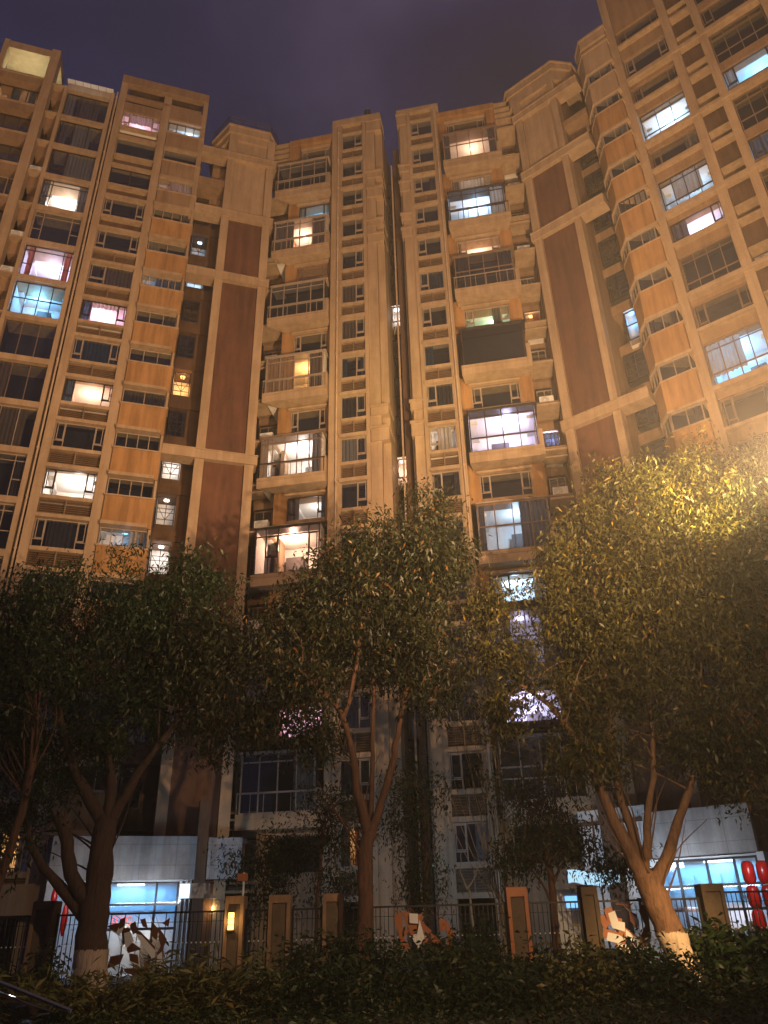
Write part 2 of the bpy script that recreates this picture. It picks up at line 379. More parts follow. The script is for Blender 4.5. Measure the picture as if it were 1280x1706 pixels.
# ================================================================== LEFT TOWER
WM = ['cream', 'stucco', 'tan', 'brown', 'brownd', 'roofm']
fr = LF
LT = thing('apartment_tower', fr.P(0, 0, 0), 'leftmost apartment tower with big lit balconies beside a round-railed stair core', 'apartment building')
m = MB(); DB = -.55
m.box(fr, -6.79, -6.2, DB, .18, 0, 58.0)                     # broad pillar
m.box(fr, -5.41, -5.17, DB, 0, 0, 54.6); m.box(fr, -2.36, -2.1, DB, 0, 0, 55.0)
m.box(fr, -1.78, -1.32, DB, .06, 0, 57.2); m.box(fr, 1.29, 1.82, DB, .04, 0, 56.0)
m.box(fr, -9.95, -9.6, DB, .1, 0, 58.0)
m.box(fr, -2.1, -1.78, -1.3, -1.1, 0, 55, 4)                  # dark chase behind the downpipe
# column W2: spandrels between the openings
W2o = [(c-.83, c+.78) for c in ROW]
for c in ROW:
    m.box(fr, -1.32, 1.29, DB, -.03, c-1.04, c-.83)           # sill band
    m.box(fr, -1.40, 1.35, DB, .10, c-2.2, c-1.98)            # head of the storey below
    m.box(fr, -1.32, 1.29, -.5, -.42, c-1.98, c-1.04, 4)  # recess back in a darker colour that stands in for its shade
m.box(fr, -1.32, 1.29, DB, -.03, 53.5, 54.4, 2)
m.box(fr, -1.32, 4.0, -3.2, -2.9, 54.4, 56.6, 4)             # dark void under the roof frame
m.box(fr, -1.78, 4.42, -.35, .12, 56.35, 57.2, 2); m.box(fr, -1.32, 4.0, -3.2, -.35, 57.0, 57.15, 4)
m.box(fr, -1.32, 4.0, -.3, .05, 54.9, 55.15, 2)
m.box(fr, 4.1, 4.42, DB-.6, .06, 44, 56.35)                   # slim pier at the right edge, upper storeys
m.box(fr, 1.82, 4.1, DB, .02, 53.6, 54.9, 2)
# column W3: projecting orange stucco spandrels
for i, c in enumerate(ROW):
    zt = c+.72
    m.box(fr, 1.86, 4.40, DB, .22 if i > 2 else .04, c-2.36, c-.62, 1 if i > 2 else 2)
    m.box(fr, 1.80, 4.46, DB, .30 if i > 2 else .12, c-.62, c-.54, 0)
    m.box(fr, 1.84, 4.20, DB, .42 if i > 2 else .16, zt-.14+.02, zt+.08, 0)
    m.box(fr, 4.28, 4.40, DB, .18, c-.54, zt-.12, 0)
# column W1: slab edges between tall openings
W1o = [(54.15-3*k-2.62, 54.15-3*k) for k in range(17)]
for a, b in W1o: m.box(fr, -5.17, -2.36, -1.5, -.02, a-.38, a)
m.box(fr, -5.17, -2.36, DB, .06, 54.15, 54.8)
# shelf column beside the broad pillar
for k in range(18):
    z = 54.5-3*k; m.box(fr, -6.2, -5.41, -1.3, .02, z-.12, z); m.box(fr, -6.2, -5.41, -1.3, -.5, z-1.1, z-.12, 2)
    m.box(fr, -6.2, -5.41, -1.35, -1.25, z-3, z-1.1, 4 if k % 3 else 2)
# far-left balconies
for k in range(18):
    z = 54.6-3*k; m.box(fr, -9.6, -6.79, -2.2, .0, z-.62, z-.0, 2); m.box(fr, -9.6, -6.79, -.4, .08, z-.02, z+.12)
m.box(fr, -9.95, -6.2, -3.6, .02, 57.25, 58.0, 0); m.box(fr, -9.6, -6.79, -3.6, -3.3, 54.6, 57.25, 4)
# body, sides, roof
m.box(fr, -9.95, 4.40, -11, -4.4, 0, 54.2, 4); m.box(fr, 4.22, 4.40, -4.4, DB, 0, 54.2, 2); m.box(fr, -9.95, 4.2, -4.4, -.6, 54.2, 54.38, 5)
m.box(fr, -9.95, -9.8, -4.4, DB, 0, 54.2, 2)
m.build('wall', WM, LT)
# W2 windows
for k, c in enumerate(ROW):
    kw = dict(d=-.14, style='T')
    if k == 0: kw.update(lit='pink', style='T', power=90, cur=[(.2, .8, 'cwhite', .45)], label='top storey window with rosy light and a white valance')
    elif k == 1: kw.update(style='S1')
    elif k == 2: kw.update(style='S2', fm='framed')
    elif k == 5: kw.update(cur=[(0, .25, 'cgrey'), (.3, 1, 'cbeige')], style='B')
    elif k == 6: kw.update(lit='pink', power=190, cur=[(0, .22, 'cblue'), (.22, .8, 'cwhite', .78)], fm='framed', label='window with pink light and a lace valance')
    elif k == 8: kw.update(lit='peach', power=140, cur=[(0, .2, 'cblue')], fm='framed', label='window with peach light and a round ceiling lamp')
    elif k == 10: kw.update(lit='white', power=170, fm='framed', label='bright white window with a chandelier')
    elif k == 11: kw.update(cur=[(.25, .7, 'cgrey')])
    else: kw.update(cur=rndcur())
    window(LT, fr, -1.32, 1.29, c-.83, c+.78, **kw)
    if k > 3: louvre(LT, fr, -1.32, 1.29, c-1.98, c-1.04)
# W3 windows
sty3 = ['S4', 'S1', 'S3', 'S4', 'S2', 'S6', 'S3', 'S3', 'S2', 'S4', 'S4', 'S4', 'S2', 'S3', 'S2', 'S3', 'S2']
for k, c in enumerate(ROW):
    kw = dict(d=-.05, style=sty3[k], cur=rndcur())
    if k == 0: kw.update(lit='cool', power=60, fm='framed', cur=None, depth=1.6, label='small cool-lit window just under the roof frame')
    elif k == 2: kw.update(lit='pink', power=7, cur=[(.3, .95, 'cwhite')], depth=1.2, label='dim window with pale curtains')
    elif k == 5: kw.update(lit='cyan', power=7, depth=1.2, cur=[(.32, 1, 'cblue')], label='dim turquoise sliding window')
    elif k == 11: kw.update(lit='cyan', power=9, depth=1.2, cur=[(.62, .82, 'cwhite'), (.84, .92, 'cbeige')], label='turquoise kitchen window with drying laundry')
    window(LT, fr, 1.86, 4.26, c-.52, c+.6, **kw)
# W1 windows / glazed balconies
for k, (a, b) in enumerate(W1o[:15]):
    kw = dict(d=-.25, style='V', cur=rndcur(), fm='frame')
    if k == 0: kw.update(style='S3', fm='framed', cur=[(.28, .78, 'cbeige'), (.0, .22, 'cwhite', -.0)])
    elif k == 1: kw.update(style='S3', fm='framed', cur=[(.35, .75, 'cwhite'), (.04, .2, 'cbeige')])
    elif k == 2: kw.update(style='B', fm='framed', cur=[(.36, 1, 'cwhite')], label='balcony window behind one wide white curtain')
    elif k == 3: kw.update(lit='white', power=210, fm='framed', depth=3.4, cur=[(0, .14, 'cgrey'), (.8, 1, 'cgrey')], label='tall white-lit balcony window with tied dark curtains')
    elif k == 5: kw.update(lit='lilac', power=270, fm='framed', depth=3.4, cur=[(.08, .2, 'cred'), (.82, .95, 'cred')], label='tall lilac-lit balcony window with red curtains')
    elif k == 6: kw.update(lit='cyan', power=170, fm='framed', style='H4', depth=2.2, cur=None, label='eight-pane turquoise-lit balcony window')
    elif k in (7, 8): kw.update(fm='framem', style='S3')
    elif k == 9: kw.update(style='S3', cur=[(.2, .8, 'cbeige')])
    window(LT, fr, -5.17, -2.36, a, b, **kw)
# far-left column
for k in range(15):
    z0 = 54.6-3*k-2.9; z1 = z0+2.25
    kw = dict(d=-.6, style='S3', fm='framed', cur=rndcur())
    if k == 0: kw.update(lit='warm', power=30, depth=2, cur=[(.30, .5, 'cblue'), (.52, .68, 'cwhite'), (.7, .86, 'cblue')], label='balcony with yellow and blue laundry at the far left')
    if k == 3: kw.update(style='T', fm='frame')
    if k == 9: kw.update(lit='white', power=60, cur=[(.6, 1, 'cgrey')], label='white-lit balcony window at the left picture edge')
    if k == 15-1: kw.update()
    window(LT, fr, -9.6, -6.81, z0, z1, **kw)
window(LT, fr, .12, .95, 4.0, 5.2, d=.12, style='S1', lit='warm', power=45, depth=.8, fm='framed', label='small yellow window low down behind the trees')
# green strip of plants and lit ceiling of the roof terrace
areal('terrace_lamp', fr.P(-8.1, -.7, 54.75), fr.P(-8.4, -2.2, 57.2), 110, (.95, 1, .62), 1.6, .2)
rt = MB()
for k in range(6):
    s = -5.3+k*.52; rt.box(fr, s, s+.5, -1.6, .25, 54.98+.0, 55.04); rt.box(fr, s+.5, s+.52, -1.6, .25, 54.95, 55.07, 1)
rt.build('glass_canopy', ['white', 'framed'], LT)
areal('canopy_lamp', fr.P(-3.9, .6, 54.1), fr.P(-3.9, -.4, 55.2), 3, (.55, .8, 1), 2.6, .1)
pipe(LT, fr, -1.93, -.02, 0, 55.2, bk=1.0)

# ------------------------------------------------------------------ left stair core (same tower)
m = MB(); BZ = [51.0, 45.0, 39.2, 25.4, 13.2]; HB = .28
for a, b in ((6.24, 6.76), (9.04, 9.57)): m.box(fr, a, b, -.6, .10, 0, 53.6)
m.box(fr, 6.76, 9.04, -.3, -.12, 45.0, 53.4, 0); m.box(fr, 6.76, 9.04, -.3, -.12, 0, 45.0, 3)
for z in BZ: m.box(fr, 4.42, 9.75, -.7, .22, z-HB, z+HB); m.box(fr, 4.42, 9.78, -.6, .27, z+HB, z+HB+.07)
# side wall facing the recess, back wall, recess floors
m.box(fr, 6.24, 6.5, -4.2, -.6, 0, 53.6, 2)
m.box(fr, 4.42, 6.24, -4.4, -4.2, 0, 46.6, 4); m.box(fr, 9.3, 9.57, -4.2, -.6, 0, 53.6, 4)
for c in ROW[1:]:
    m.box(fr, 4.42, 6.24, -4.2, -1.8, c-2.0, c-1.35, 4)
m.box(fr, 4.42, 6.24, -1.5, -.1, 47.9, 48.5, 2)
# chamfered stair-head with cornice
cap = [(6.2, .12), (9.05, .12), (9.95, -1.2), (9.95, -4), (5.2, -4), (5.2, -1.6)]
def off(pl, e): cx = sum(p[0] for p in pl)/len(pl); cy = sum(p[1] for p in pl)/len(pl); return [(cx+(p[0]-cx)*(1+e), cy+(p[1]-cy)*(1+e)) for p in pl]
m.prism(fr, off(cap, -.03), 53.0, 53.6, 0); m.prism(fr, off(cap, .05), 53.6, 54.25, 0); m.prism(fr, off(cap, .09), 54.25, 54.4, 0)
m.box(fr, 5.3, 6.24, -4.0, -1.4, 47, 53.0, 2)
m.build('stair_core', WM, LT)
rl = MB(); c2 = off(cap, .07)
for i in range(len(c2)):
    p, q = c2[i], c2[(i+1) % len(c2)]
    for z in (54.85, 55.2): rl.tube([fr.P(*p, z), fr.P(*q, z)], .025, 5)
    for t in (0, .33, .66): x = (p[0]+(q[0]-p[0])*t, p[1]+(q[1]-p[1])*t); rl.tube([fr.P(*x, 54.3), fr.P(*x, 55.2)], .022, 5)
rl.build('roof_railing', 'iron', LT)
lit_rec = {4: ('cool', 40), 7: ('warm', 50), 6: None, 9: ('white', 40), 11: ('white', 45), 10: ('white', 10), 3: ('cool', 5)}
for k in range(2, 16):
    c = ROW[k]; v = lit_rec.get(k)
    window(LT, fr, 4.5, 5.5, c-1.0, c+.85, d=-1.95, style='X', lit=v[0] if v else None, power=v[1] if v else 0, depth=1.2, fm='framed', cur=None if v else rndcur(),
           label={4: 'grilled landing window lit cool white', 7: 'grilled landing window lit orange'}.get(k))
mm = MB()
for c in ROW[2:16]: mm.box(fr, 4.44, 5.6, -1.9, -1.88, c-1.35, c-1.02); mm.box(fr, 5.52, 6.24, -2.1, -1.95, c-1.35, c+1.0)
mm.build('recess_wall', 'brownd', LT)

# ================================================================== CENTRE TOWERS (C = left of slot, D = right of slot)
fr = CF
def balcony(par, fr, s0, s1, fl, taper=(0, 0), d0=-.58, d1=.32, sty='G4', fm='frame', topz=2.86, lit=None, power=150, cur=None, label=None, up_=.62, glaze=True, post=True, rail='frame', blank=False):
    """projecting slab with upstand, full-height glazing and side panes; taper narrows it at the wall"""
    m = MB()
    pl = [(s0, d1), (s1, d1), (s1-taper[1], d0), (s0+taper[0], d0)]
    m.prism(fr, pl, fl-.55, fl-.0, 0)
    m.box(fr, s0, s1, d1-.12, d1+.03, fl, fl+up_-.5)
    m.box(fr, s0, s1, d1-.1, d1+.05, fl-.1, fl-.05)
    if post: m.box(fr, s1-.25, s1, d0, d1-.02, fl+.0, fl+1.15)
    o = m.build('balcony', [post if isinstance(post, str) else 'cream', 'stucco'], par, label=label)
    z0 = fl+up_-.5; z1 = fl+topz
    window(o, fr, s0+.12, s1-.28, z0, z1, d=d1-.04, style=sty, lit=lit, fm=fm, power=power, cur=cur, name='balcony_glazing', t=.07, depth=3.2)
    # solid cap over the enclosure and thin side frames
    c = MB(); c.box(fr, s0+.05, s1-.1, d0+.05, d1+.02, z1, z1+.06)
    c.build('balcony_cap', fm, o)
    rm = MB(); rm.box(fr, s0+.0, s1-.05, d1+.03, d1+.07, fl+1.0, fl+1.06)
    k = 6
    for i in range(k+1): x = s0+.03+(s1-s0-.14)*i/k; rm.box(fr, x, x+.03, d1+.035, d1+.06, fl+.1, fl+1.0)
    if rail: rm.build('railing', rail, o)
    return o
def centre(par, side):
    """side=+1: tower C; the same elevation mirrored (side=-1) is tower D"""
    m = MB()
    if side > 0:
        bal = (-7.3, -3.25); win = (-5.75, -3.5); wall = (-6.55, -3.2); wc = (-2.47, -.94); pl = (-3.2, -2.55); pc = (-.94, -.70); rec = (-8.45, -6.55); p1 = (-.70, -.06); p2 = (-.06, .46)
    else:
        bal = (4.9, 8.95); win = (5.3, 8.1); wall = (4.7, 8.85); wc = (2.72, 4.28); pl = (4.36, 4.70); pc = (2.5, 2.72); rec = (8.85, 10.15); p1 = (1.9, 2.5); p2 = (1.75, 1.9)
    X0, X1 = (-3.2, .46) if side > 0 else (1.75, 4.85)
    top = 55.2 if side > 0 else 54.95
    # window column
    m.box(fr, pl[0], pl[1], -1.4, .0, 0, top); m.box(fr, pc[0], pc[1], -.6, .0, 0, top)
    if side > 0: m.box(fr, -2.55, -2.47, -.6, -.06, 0, top-.6)
    else: m.box(fr, 4.28, 4.36, -.6, -.06, 0, top-.6)
    for i, c in enumerate(ROW):
        m.box(fr, wc[0], wc[1], -.6, -.02, c-1.06, c-.86)
        m.box(fr, wc[0]-.07, wc[1]+.05, -.6, .10, c-2.22, c-2.0)
        m.box(fr, wc[0], wc[1], -.5, -.42, c-2.0, c-1.06, 4)  # dark colour here carries the shade of the louvre recess
    m.box(fr, wc[0], wc[1], -.6, .04, 53.46, 53.6); m.box(fr, wc[0], wc[1], -.6, -.3, 53.6, 54.6, 2); m.box(fr, X0, X1, -1.4, .03, 54.6, top+.05)
    # stepped piers beside the slot
    m.box(fr, p1[0], p1[1], -.9, -.12, 0, 54.3); m.box(fr, p2[0], p2[1], -1.6, -.5, 0, 54.3)
    q0, q1 = (-.72, .52) if side > 0 else (1.68, 2.52)
    for a, b in ((53.4, 54.6), (46.3, 47.3), (48.3, 49.0), (41.9, 42.7), (43.5, 44.1), (27.8, 28.5), (26.0, 27.0), (13, 13.8)):
        m.prism(fr, [(q0, .06), (q1, .06), (q1, -1.7), (q0, -1.7)], b-.16, b, 0); m.box(fr, q0+.06, q1-.06, -1.7, -.02, a, b-.16, 0)
    # recessed wall behind the balconies
    column(m, fr, win[0], win[1], [(c-.95, c+.55) for c in ROW[0::2]]+[(c-1.7, c+1.78) for c in ROW[1::2]], 0, 54.0, -.6, -1.5, 2)
    oo = [(c-1.7, c+1.78) for c in ROW[1::2]]
    column(m, fr, wall[0], win[0], oo, 0, 54.0, -.6, -1.5, 1); column(m, fr, win[1], wall[1], oo, 0, 54.0, -.6, -1.5, 1)
    for c in ROW[0::2]: m.box(fr, win[0]-.14, win[1]+.05, -.6, -.40, c+.57, c+.70)
    # orange parapet at the top
    m.box(fr, wall[0], wall[1], -1.5, -.15, 53.5, 54.1, 1)
    if side > 0: m.box(fr, wall[0], win[0], -.6, -.2, 52.0, 53.5, 1)
    else: m.box(fr, win[1]+.1, wall[1], -.6, -.2, 51.9, 53.5, 1)
    # recess with small windows and thin shelves
    m.box(fr, rec[0], rec[1], -2.6, -2.4, 0, 53.8, 2)
    a, b = (rec[0], wall[0]) if side > 0 else (wall[1], rec[1])
    e = wall[0] if side > 0 else wall[1]-.2
    m.box(fr, e, e+.2, -2.4, -1.5, 0, 53.8, 2)
    for i, c in enumerate(ROW):
        m.box(fr, a, b, -1.6, -.08, c-1.72, c-1.60); m.box(fr, a, b, -2.4, -.45, c-1.35, c-1.25, 2)
        if i == 0: [m.box(fr, a, b, -1.2, -.2, z, z+.13) for z in (53.9, 53.3, 52.7, 52.1)]
        if i: m.box(fr, a, b, -.3, -.16, c-2.1, c-2.03, 0) if i % 3 == 0 else None
    # body
    B0, B1 = (rec[0], .46) if side > 0 else (1.75, rec[1])
    m.box(fr, B0, B1, -11, -4.6, 0, 53.0, 4)
    m.box(fr, B0, B1, -4.6, -.9, 53.9, 54.0, 5)
    if side > 0: m.box(fr, .2, .46, -4.6, -1.6, 0, 54.0, 2)
    else: m.box(fr, 1.75, 2.0, -4.6, -1.6, 0, 54.0, 2)
    if side > 0: m.box(fr, -9.6, -8.45, -11, -2.8, 0, 50, 4)
    else: m.box(fr, 10.15, 12.2, -11, -3.2, 0, 50, 4); m.box(fr, 10.15, 10.5, -3.2, -1.0, 0, 53, 2)
    m.build('wall', WM, par)
    # window column
    for k, c in enumerate(ROW):
        kw = dict(d=-.13, style='A' if side > 0 else 'B', cur=rndcur())
        if k == 0 or k == 1: kw['cur'] = None
        if side > 0 and k in (5, 6): kw['cur'] = [(0, .58, 'cbeige')]
        if side > 0 and k == 9: kw['cur'] = [(0, .6, 'cwhite'), (.62, 1, 'cgrey')]
        if side > 0 and k == 16: kw.update(lit='warm', power=14, depth=1.1, cur=[(0, .3, 'cgrey'), (.45, .95, 'cred')], label='low window with an orange curtain')
        if side < 0 and k == 9: kw.update(lit='white', power=12, cur=[(.3, .8, 'cwhite')], depth=1.)
        if side < 0 and k == 7: kw.update(style='S1', cur=[(0, .35, 'cblue')])
        if side < 0 and k == 16: kw.update(cur=[(.6, 1, 'cwhite')])
        window(par, fr, wc[0], wc[1], c-.86, c+.76, **kw)
        louvre(par, fr, wc[0], wc[1], c-2.0, c-1.06)
    pipe(par, fr, -2.71 if side > 0 else 4.55, .12, 0, 54.2)
    # small recess windows
    for k, c in enumerate(ROW[1:], 1):
        if side < 0:
            kw = dict(cur=rndcur(), style='S2')
            if k == 9: kw.update(lit='lilac', power=60, style='X', fm='framed', label='narrow grilled window with violet-white light')
            if k == 1: kw.update(lit='warm', power=16, cur=[(0, .8, 'cbeige')])
            if k == 6: kw.update(lit='warm', power=4, cur=[(.5, 1, 'cred')], label='dim landing with red paper decorations')
            window(par, fr, 9.05, 9.95, c-1.1, c+.5, d=-1.75, depth=.6, **kw)
        else:
            window(par, fr, -8.1, -7.0, c-1.1, c+.5, d=-1.75, depth=.6, style='S2', cur=rndcur(), fm='framem')
    return win, bal
Ct = thing('apartment_tower', CF.P(-3, 0, 0), 'middle apartment tower left of the dark slot, its balconies glazed and partly lit', 'apartment building')
winC, balC = centre(Ct, 1)
Dt = thing('apartment_tower', CF.P(5, 0, 0), 'middle apartment tower right of the dark slot, with a blue-lit balcony near the top', 'apartment building')
winD, balD = centre(Dt, -1)
CW = {0: dict(), 1: dict(lit='cyan', power=120, fm='framed', label='bedroom window lit sky blue'), 2: dict(lit='warm', power=110, blind=.3, fm='framem', label='window with an orange-lit blind'),
      3: dict(cur=None), 4: dict(cur=None), 5: dict(lit='white', power=60, fm='framed', cur=[(0, .3, 'cgrey'), (.86, 1, 'cblue')], label='window with pale grey light behind half-drawn curtains'), 6: dict(), 7: dict(lit='pink', power=130, label='pink-lit window glimpsed through the middle tree')}
CB = {0: dict(sty='G4', cur=None), 1: dict(sty='G4', lit='peach', power=150, cur=[(.02, .38, 'cgrey'), (.72, 1, 'cgrey')], label='balcony with a peach gap between grey curtains'),
      2: dict(sty='G4', cur=None), 3: dict(sty='G4', lit='warm', power=150, cur=[(.02, .5, 'cbeige'), (.76, 1, 'cgrey')], label='balcony with orange light behind beige curtains'),
      4: dict(sty='G5', fm='framem', lit='white', power=230, cur=[(.0, .12, 'cbeige'), (.84, 1, 'cgrey')], label='brown-framed balcony with rosy white light', rail='framed'),
      5: dict(sty='D', fm='framed', lit='peach', power=300, rail=None, label='black-framed bay balcony with bright peach ceiling'), 6: dict(sty='G4'), 7: dict(sty='G4')}
DW = {0: dict(), 1: dict(lit='white', power=90, cur=[(0, .2, 'cgrey'), (.22, .82, 'cwhite', .15)], label='dimly lit window with a red knot on white cloth'), 2: dict(lit='peach', power=130, cur=[(0, .08, 'cgrey')], label='window with a warm white ceiling'),
      3: dict(lit='green', power=45, cur=[(.62, .82, 'cgrey')], label='window with pale green light'), 4: dict(cur=None), 5: dict(cur=None),
      6: dict(lit='cool', power=250, fm='framed', style='B', label='large cold white window just above the right tree line'), 7: dict(lit='lilac', power=260, fm='framed', style='S1', label='violet-white window behind bare twigs')}
DBal = {0: dict(sty='H4', fm='framem', lit='peach', power=90, cur=[(0, .12, 'cgrey'), (.86, 1, 'cgrey')], rail=None, label='top balcony lit peach behind square panes'),
      1: dict(sty='G4', fm='framed', lit='cool', power=210, cur=[(.76, 1, 'cwhite')], rail='framed', label='balcony lit bright blue-white'),
      2: dict(sty='H4', fm='framem', cur=[(.02, .26, 'cgrey'), (.74, 1, 'cgrey')]), 3: dict(sty='S1', fm='framed', rail=None, cur=None, label='balcony shut off by one dark sheet of glass'),
      4: dict(sty='G4', fm='framed', lit='lilac', power=330, rail=None, label='balcony lit violet-white with a red sofa'),
      5: dict(sty='H4', fm='framem', lit='cool', power=120, cur=[(.0, .1, 'cgrey'), (.6, 1, 'cgrey')], rail=None, label='balcony lit blue between long curtains'),
      6: dict(sty='H4', lit='lilac', power=50, cur=[(.0, .3, 'cbeige'), (.7, 1, 'cbeige')]), 7: dict(sty='H4')}
for i in range(8):
    c = ROW[2*i]; kw = dict(style='T', cur=rndcur()); kw.update(CW[i]); window(Ct, CF, winC[0], winC[1], c-.95, c+.55, d=-.7, **kw)
    kw = dict(style='T', cur=rndcur()); kw.update(DW[i]); window(Dt, CF, winD[0], winD[1], c-.95, c+.55, d=-.7, **kw)
    fl = ROW[2*i+1]-1.62
    kw = dict(cur=rndcur() if i not in CB or 'lit' not in CB[i] else None); kw.update(CB[i]); balcony(Ct, CF, balC[0], balC[1], fl, (1.0, 0), **kw)
    kw = dict(cur=rndcur()); kw.update(DBal[i]); balcony(Dt, CF, balD[0], balD[1], fl, (.1, .2), **kw)
# the slot between them: a far rear block and a slim shaft
sb = thing('rear_block', CF.P(1, -8, 0), 'dark rear block seen through the slot between the middle towers', 'building')
m = MB(); m.box(CF, .2, 2.4, -14, -6.5, 0, 56.6, 4)
for k in range(18): m.box(CF, .2, 2.4, -6.5, -6.2, 54.3-3*k, 54.55-3*k, 2)
m.build('wall', WM, sb)
m = MB(); m.box(CF, 1.16, 1.52, -2.2, -1.4, 0, 52.6, 4); m.build('service_shaft', WM, sb)
m = MB(); m.tube([CF.P(1.0, -1.5, 0), CF.P(1.0, -1.5, 51)], .06, 6); m.tube([CF.P(1.62, -1.6, 0), CF.P(1.62, -1.6, 51)], .05, 6); m.build('downpipe', 'pipe', sb)
for k, z in enumerate(ROW[1:15]):
    kw = dict(lit='white', power=12, label='tiny white slot window') if k in (4,) else (dict(lit='peach', power=30, label='tiny warm slot window') if k == 8 else {})
    window(sb, CF, .52, 1.08, z-1., z+.3, d=-2.3, depth=.8, style='S1', fm='framed', **kw)
for k in range(17): 
    pass

# ================================================================== RIGHT TOWER
fr = FF
RT = thing('apartment_tower', fr.P(0, 0, 0), 'rightmost apartment tower with faceted bays beside a brown-panelled stair core', 'apartment building')
m = MB()
for a, b in ((0., .5), (2.72, 3.14)): m.box(fr, a, b, -.6, .10, 0, 53.8)
m.box(fr, .5, 2.72, -.3, -.12, 45.2, 53.6, 0); m.box(fr, .5, 2.72, -.3, -.12, 0, 45.2, 3)
for z in (51.2, 45.3, 39.6, 25.2, 13.2): m.box(fr, -.15, 4.75, -.7, .22, z-HB, z+HB); m.box(fr, -.15, 4.75, -.6, .27, z+HB, z+HB+.07)
m.box(fr, 2.9, 3.14, -4.2, -.6, 0, 53.8, 2); m.box(fr, 0, .25, -4.2, -.6, 0, 53.6, 4)
m.box(fr, 3.14, 4.75, -4.4, -4.2, 0, 53.0, 2)
for c in ROW[1:]: m.box(fr, 3.14, 4.9, -4.2, -2.0, c-2.0, c-1.3, 2)
m.box(fr, 3.14, 4.8, -1.6, -.2, 48.0, 48.5, 2)
cap = [(-.25, .12), (3.2, .12), (4.2, -.9), (4.4, -4), (-1.0, -4), (-1.0, -.8)]
m.prism(fr, off(cap, -.03), 52.8, 53.9, 0); m.prism(fr, off(cap, .03), 53.9, 54.5, 0); m.prism(fr, off(cap, .07), 54.5, 54.65, 0)
m.build('stair_core', WM, RT)
m = MB(); LM = []
bp = [(4.68, -1.2), (4.9, -.25), (5.5, .5), (7.24, .5), (7.24, -1.2)]
BP = off(bp, .03)
for i, c in enumerate(ROW[1:], 1):
    m.prism(fr, bp, c-2.38, c-.52, 1 if i > 1 else 0)
    m.prism(fr, off(bp, .05), c-.52, c-.44, 0)
    m.prism(fr, off(bp, .06), c+.56, c+.72, 0)
m.prism(fr, bp, 50.3, 52.4, 0); m.prism(fr, off(bp, .07), 52.4, 52.6, 0); m.prism(fr, off(bp, .0), 53.1, 53.9, 0); m.prism(fr, off(bp, .06), 53.9, 54.1, 0)
m.box(fr, 7.24, 7.72, -1.5, .12, 0, 60)
m.box(fr, 10.5, 11.0, -1.5, .1, 0, 61); m.box(fr, 12.15, 12.6, -1.5, .1, 0, 61); m.box(fr, 15.6, 16.2, -1.5, .1, 0, 61)
ops = [(c-.95, c+.8) if i % 2 == 0 else (c-1.55, c+1.25) for i, c in enumerate(ROW)]
ops2 = [(c-1.55, c+1.25) if i % 2 == 0 else (c-.95, c+.8) for i, c in enumerate(ROW)]
ops[1] = (ROW[1]-.95, ROW[1]+.8)
column(m, fr, 7.72, 10.5, ops, 0, 60, -.25, -.9, 2); column(m, fr, 12.6, 15.6, ops2, 0, 60, -.25, -.9, 2)
for i, c in enumerate(ROW):
    m.box(fr, 11.0, 12.15, -1.4, .02, c-1.6, c-1.45); m.box(fr, 11.0, 12.15, -1.5, -.5, c-.3, c+1.4, 4); m.box(fr, 11.0, 12.15, -1.4, -.2, c-.36, c-.3, 0)
    if i % 2: m.box(fr, 7.72, 16.2, -.25, .2, c-1.9, c-1.62)
    else: m.box(fr, 7.72, 10.5, -.25, .1, c-1.15, c-.97)
m.box(fr, 11.0, 12.15, -1.7, -1.5, 0, 60, 4)
m.box(fr, 4.9, 7.45, -12, -5, 0, 53, 4); m.box(fr, 7.45, 16.5, -12, -5, 0, 60, 4); m.box(fr, 7.3, 16.5, -12, -1.2, 60, 60.3, 5); m.box(fr, 7.3, 16.2, -1.2, .1, 59.2, 60, 0)
m.box(fr, 4.7, 7.3, -5, -1.2, 0, 53, 2); m.box(fr, 7.24, 7.45, -5, -1.5, 53, 60, 2)
m.build('wall', WM, RT)
for i, c in enumerate(ROW[1:16], 1):
    kw = dict(style='S2', cur=rndcur())
    if i == 5: kw.update(lit='white', power=60, style='S5', fm='framed', cur=[(.62, .95, 'cwhite')], depth=1.4, label='only lit window of the faceted bays, white and pale green')
    window(RT, fr, 5.55, 7.1, c-.43, c+.55, d=.44, **kw)
    a = Vector(fr.P(4.98, -.17, 0)); b = Vector(fr.P(5.5, .44, 0)); sf = Frame(a.x, a.y, math.degrees(math.atan2((b-a).x, (b-a).y)))
    window(RT, sf, .02, (b-a).length-.05, c-.43, c+.55, d=-.02, style='S2', depth=.5, cur=None)
for i, c in enumerate(ROW[:15]):
    a, b = ops[i]; kw = dict(cur=rndcur(), style='T' if (i % 2 == 0 or i == 1) else 'G4', fm='framem')
    if i == 1: kw.update(cur=None, fm='frame')
    if i == 3: kw.update(lit='cool', power=230, fm='framed', style='G3', label='ice-blue lit balcony window high on the right tower')
    if i == 5: kw.update(lit='cool', power=90, style='G4', cur=[(.25, .8, 'cwhite', .35)], fm='framed', label='balcony window blue below and rosy above')
    if i == 6: kw.update(lit='lilac', power=190, fm='framed', label='wide white-lit window with a small plant on the sill')
    if i == 9: kw.update(lit='cyan', power=240, cur=[(0, .6, 'cwhite', .3)], style='G4', label='balcony glowing turquoise near the lamp glare')
    window(RT, fr, 7.74, 10.48, a, b, d=-.4, depth=3., **kw)
    a, b = ops2[i]; kw = dict(cur=rndcur(), style='T' if i % 2 else 'G4', fm='framem')
    if i == 3: kw.update(lit='cyan', power=200, fm='framed', cur=[(0, .18, 'cwhite')], label='wide sky-blue window at the right picture edge')
    if i == 5: kw.update(lit='cyan', power=180, fm='framed', label='sky-blue window below a twin at the right edge')
    window(RT, fr, 12.62, 15.58, a, b, d=-.4, depth=3., **kw)
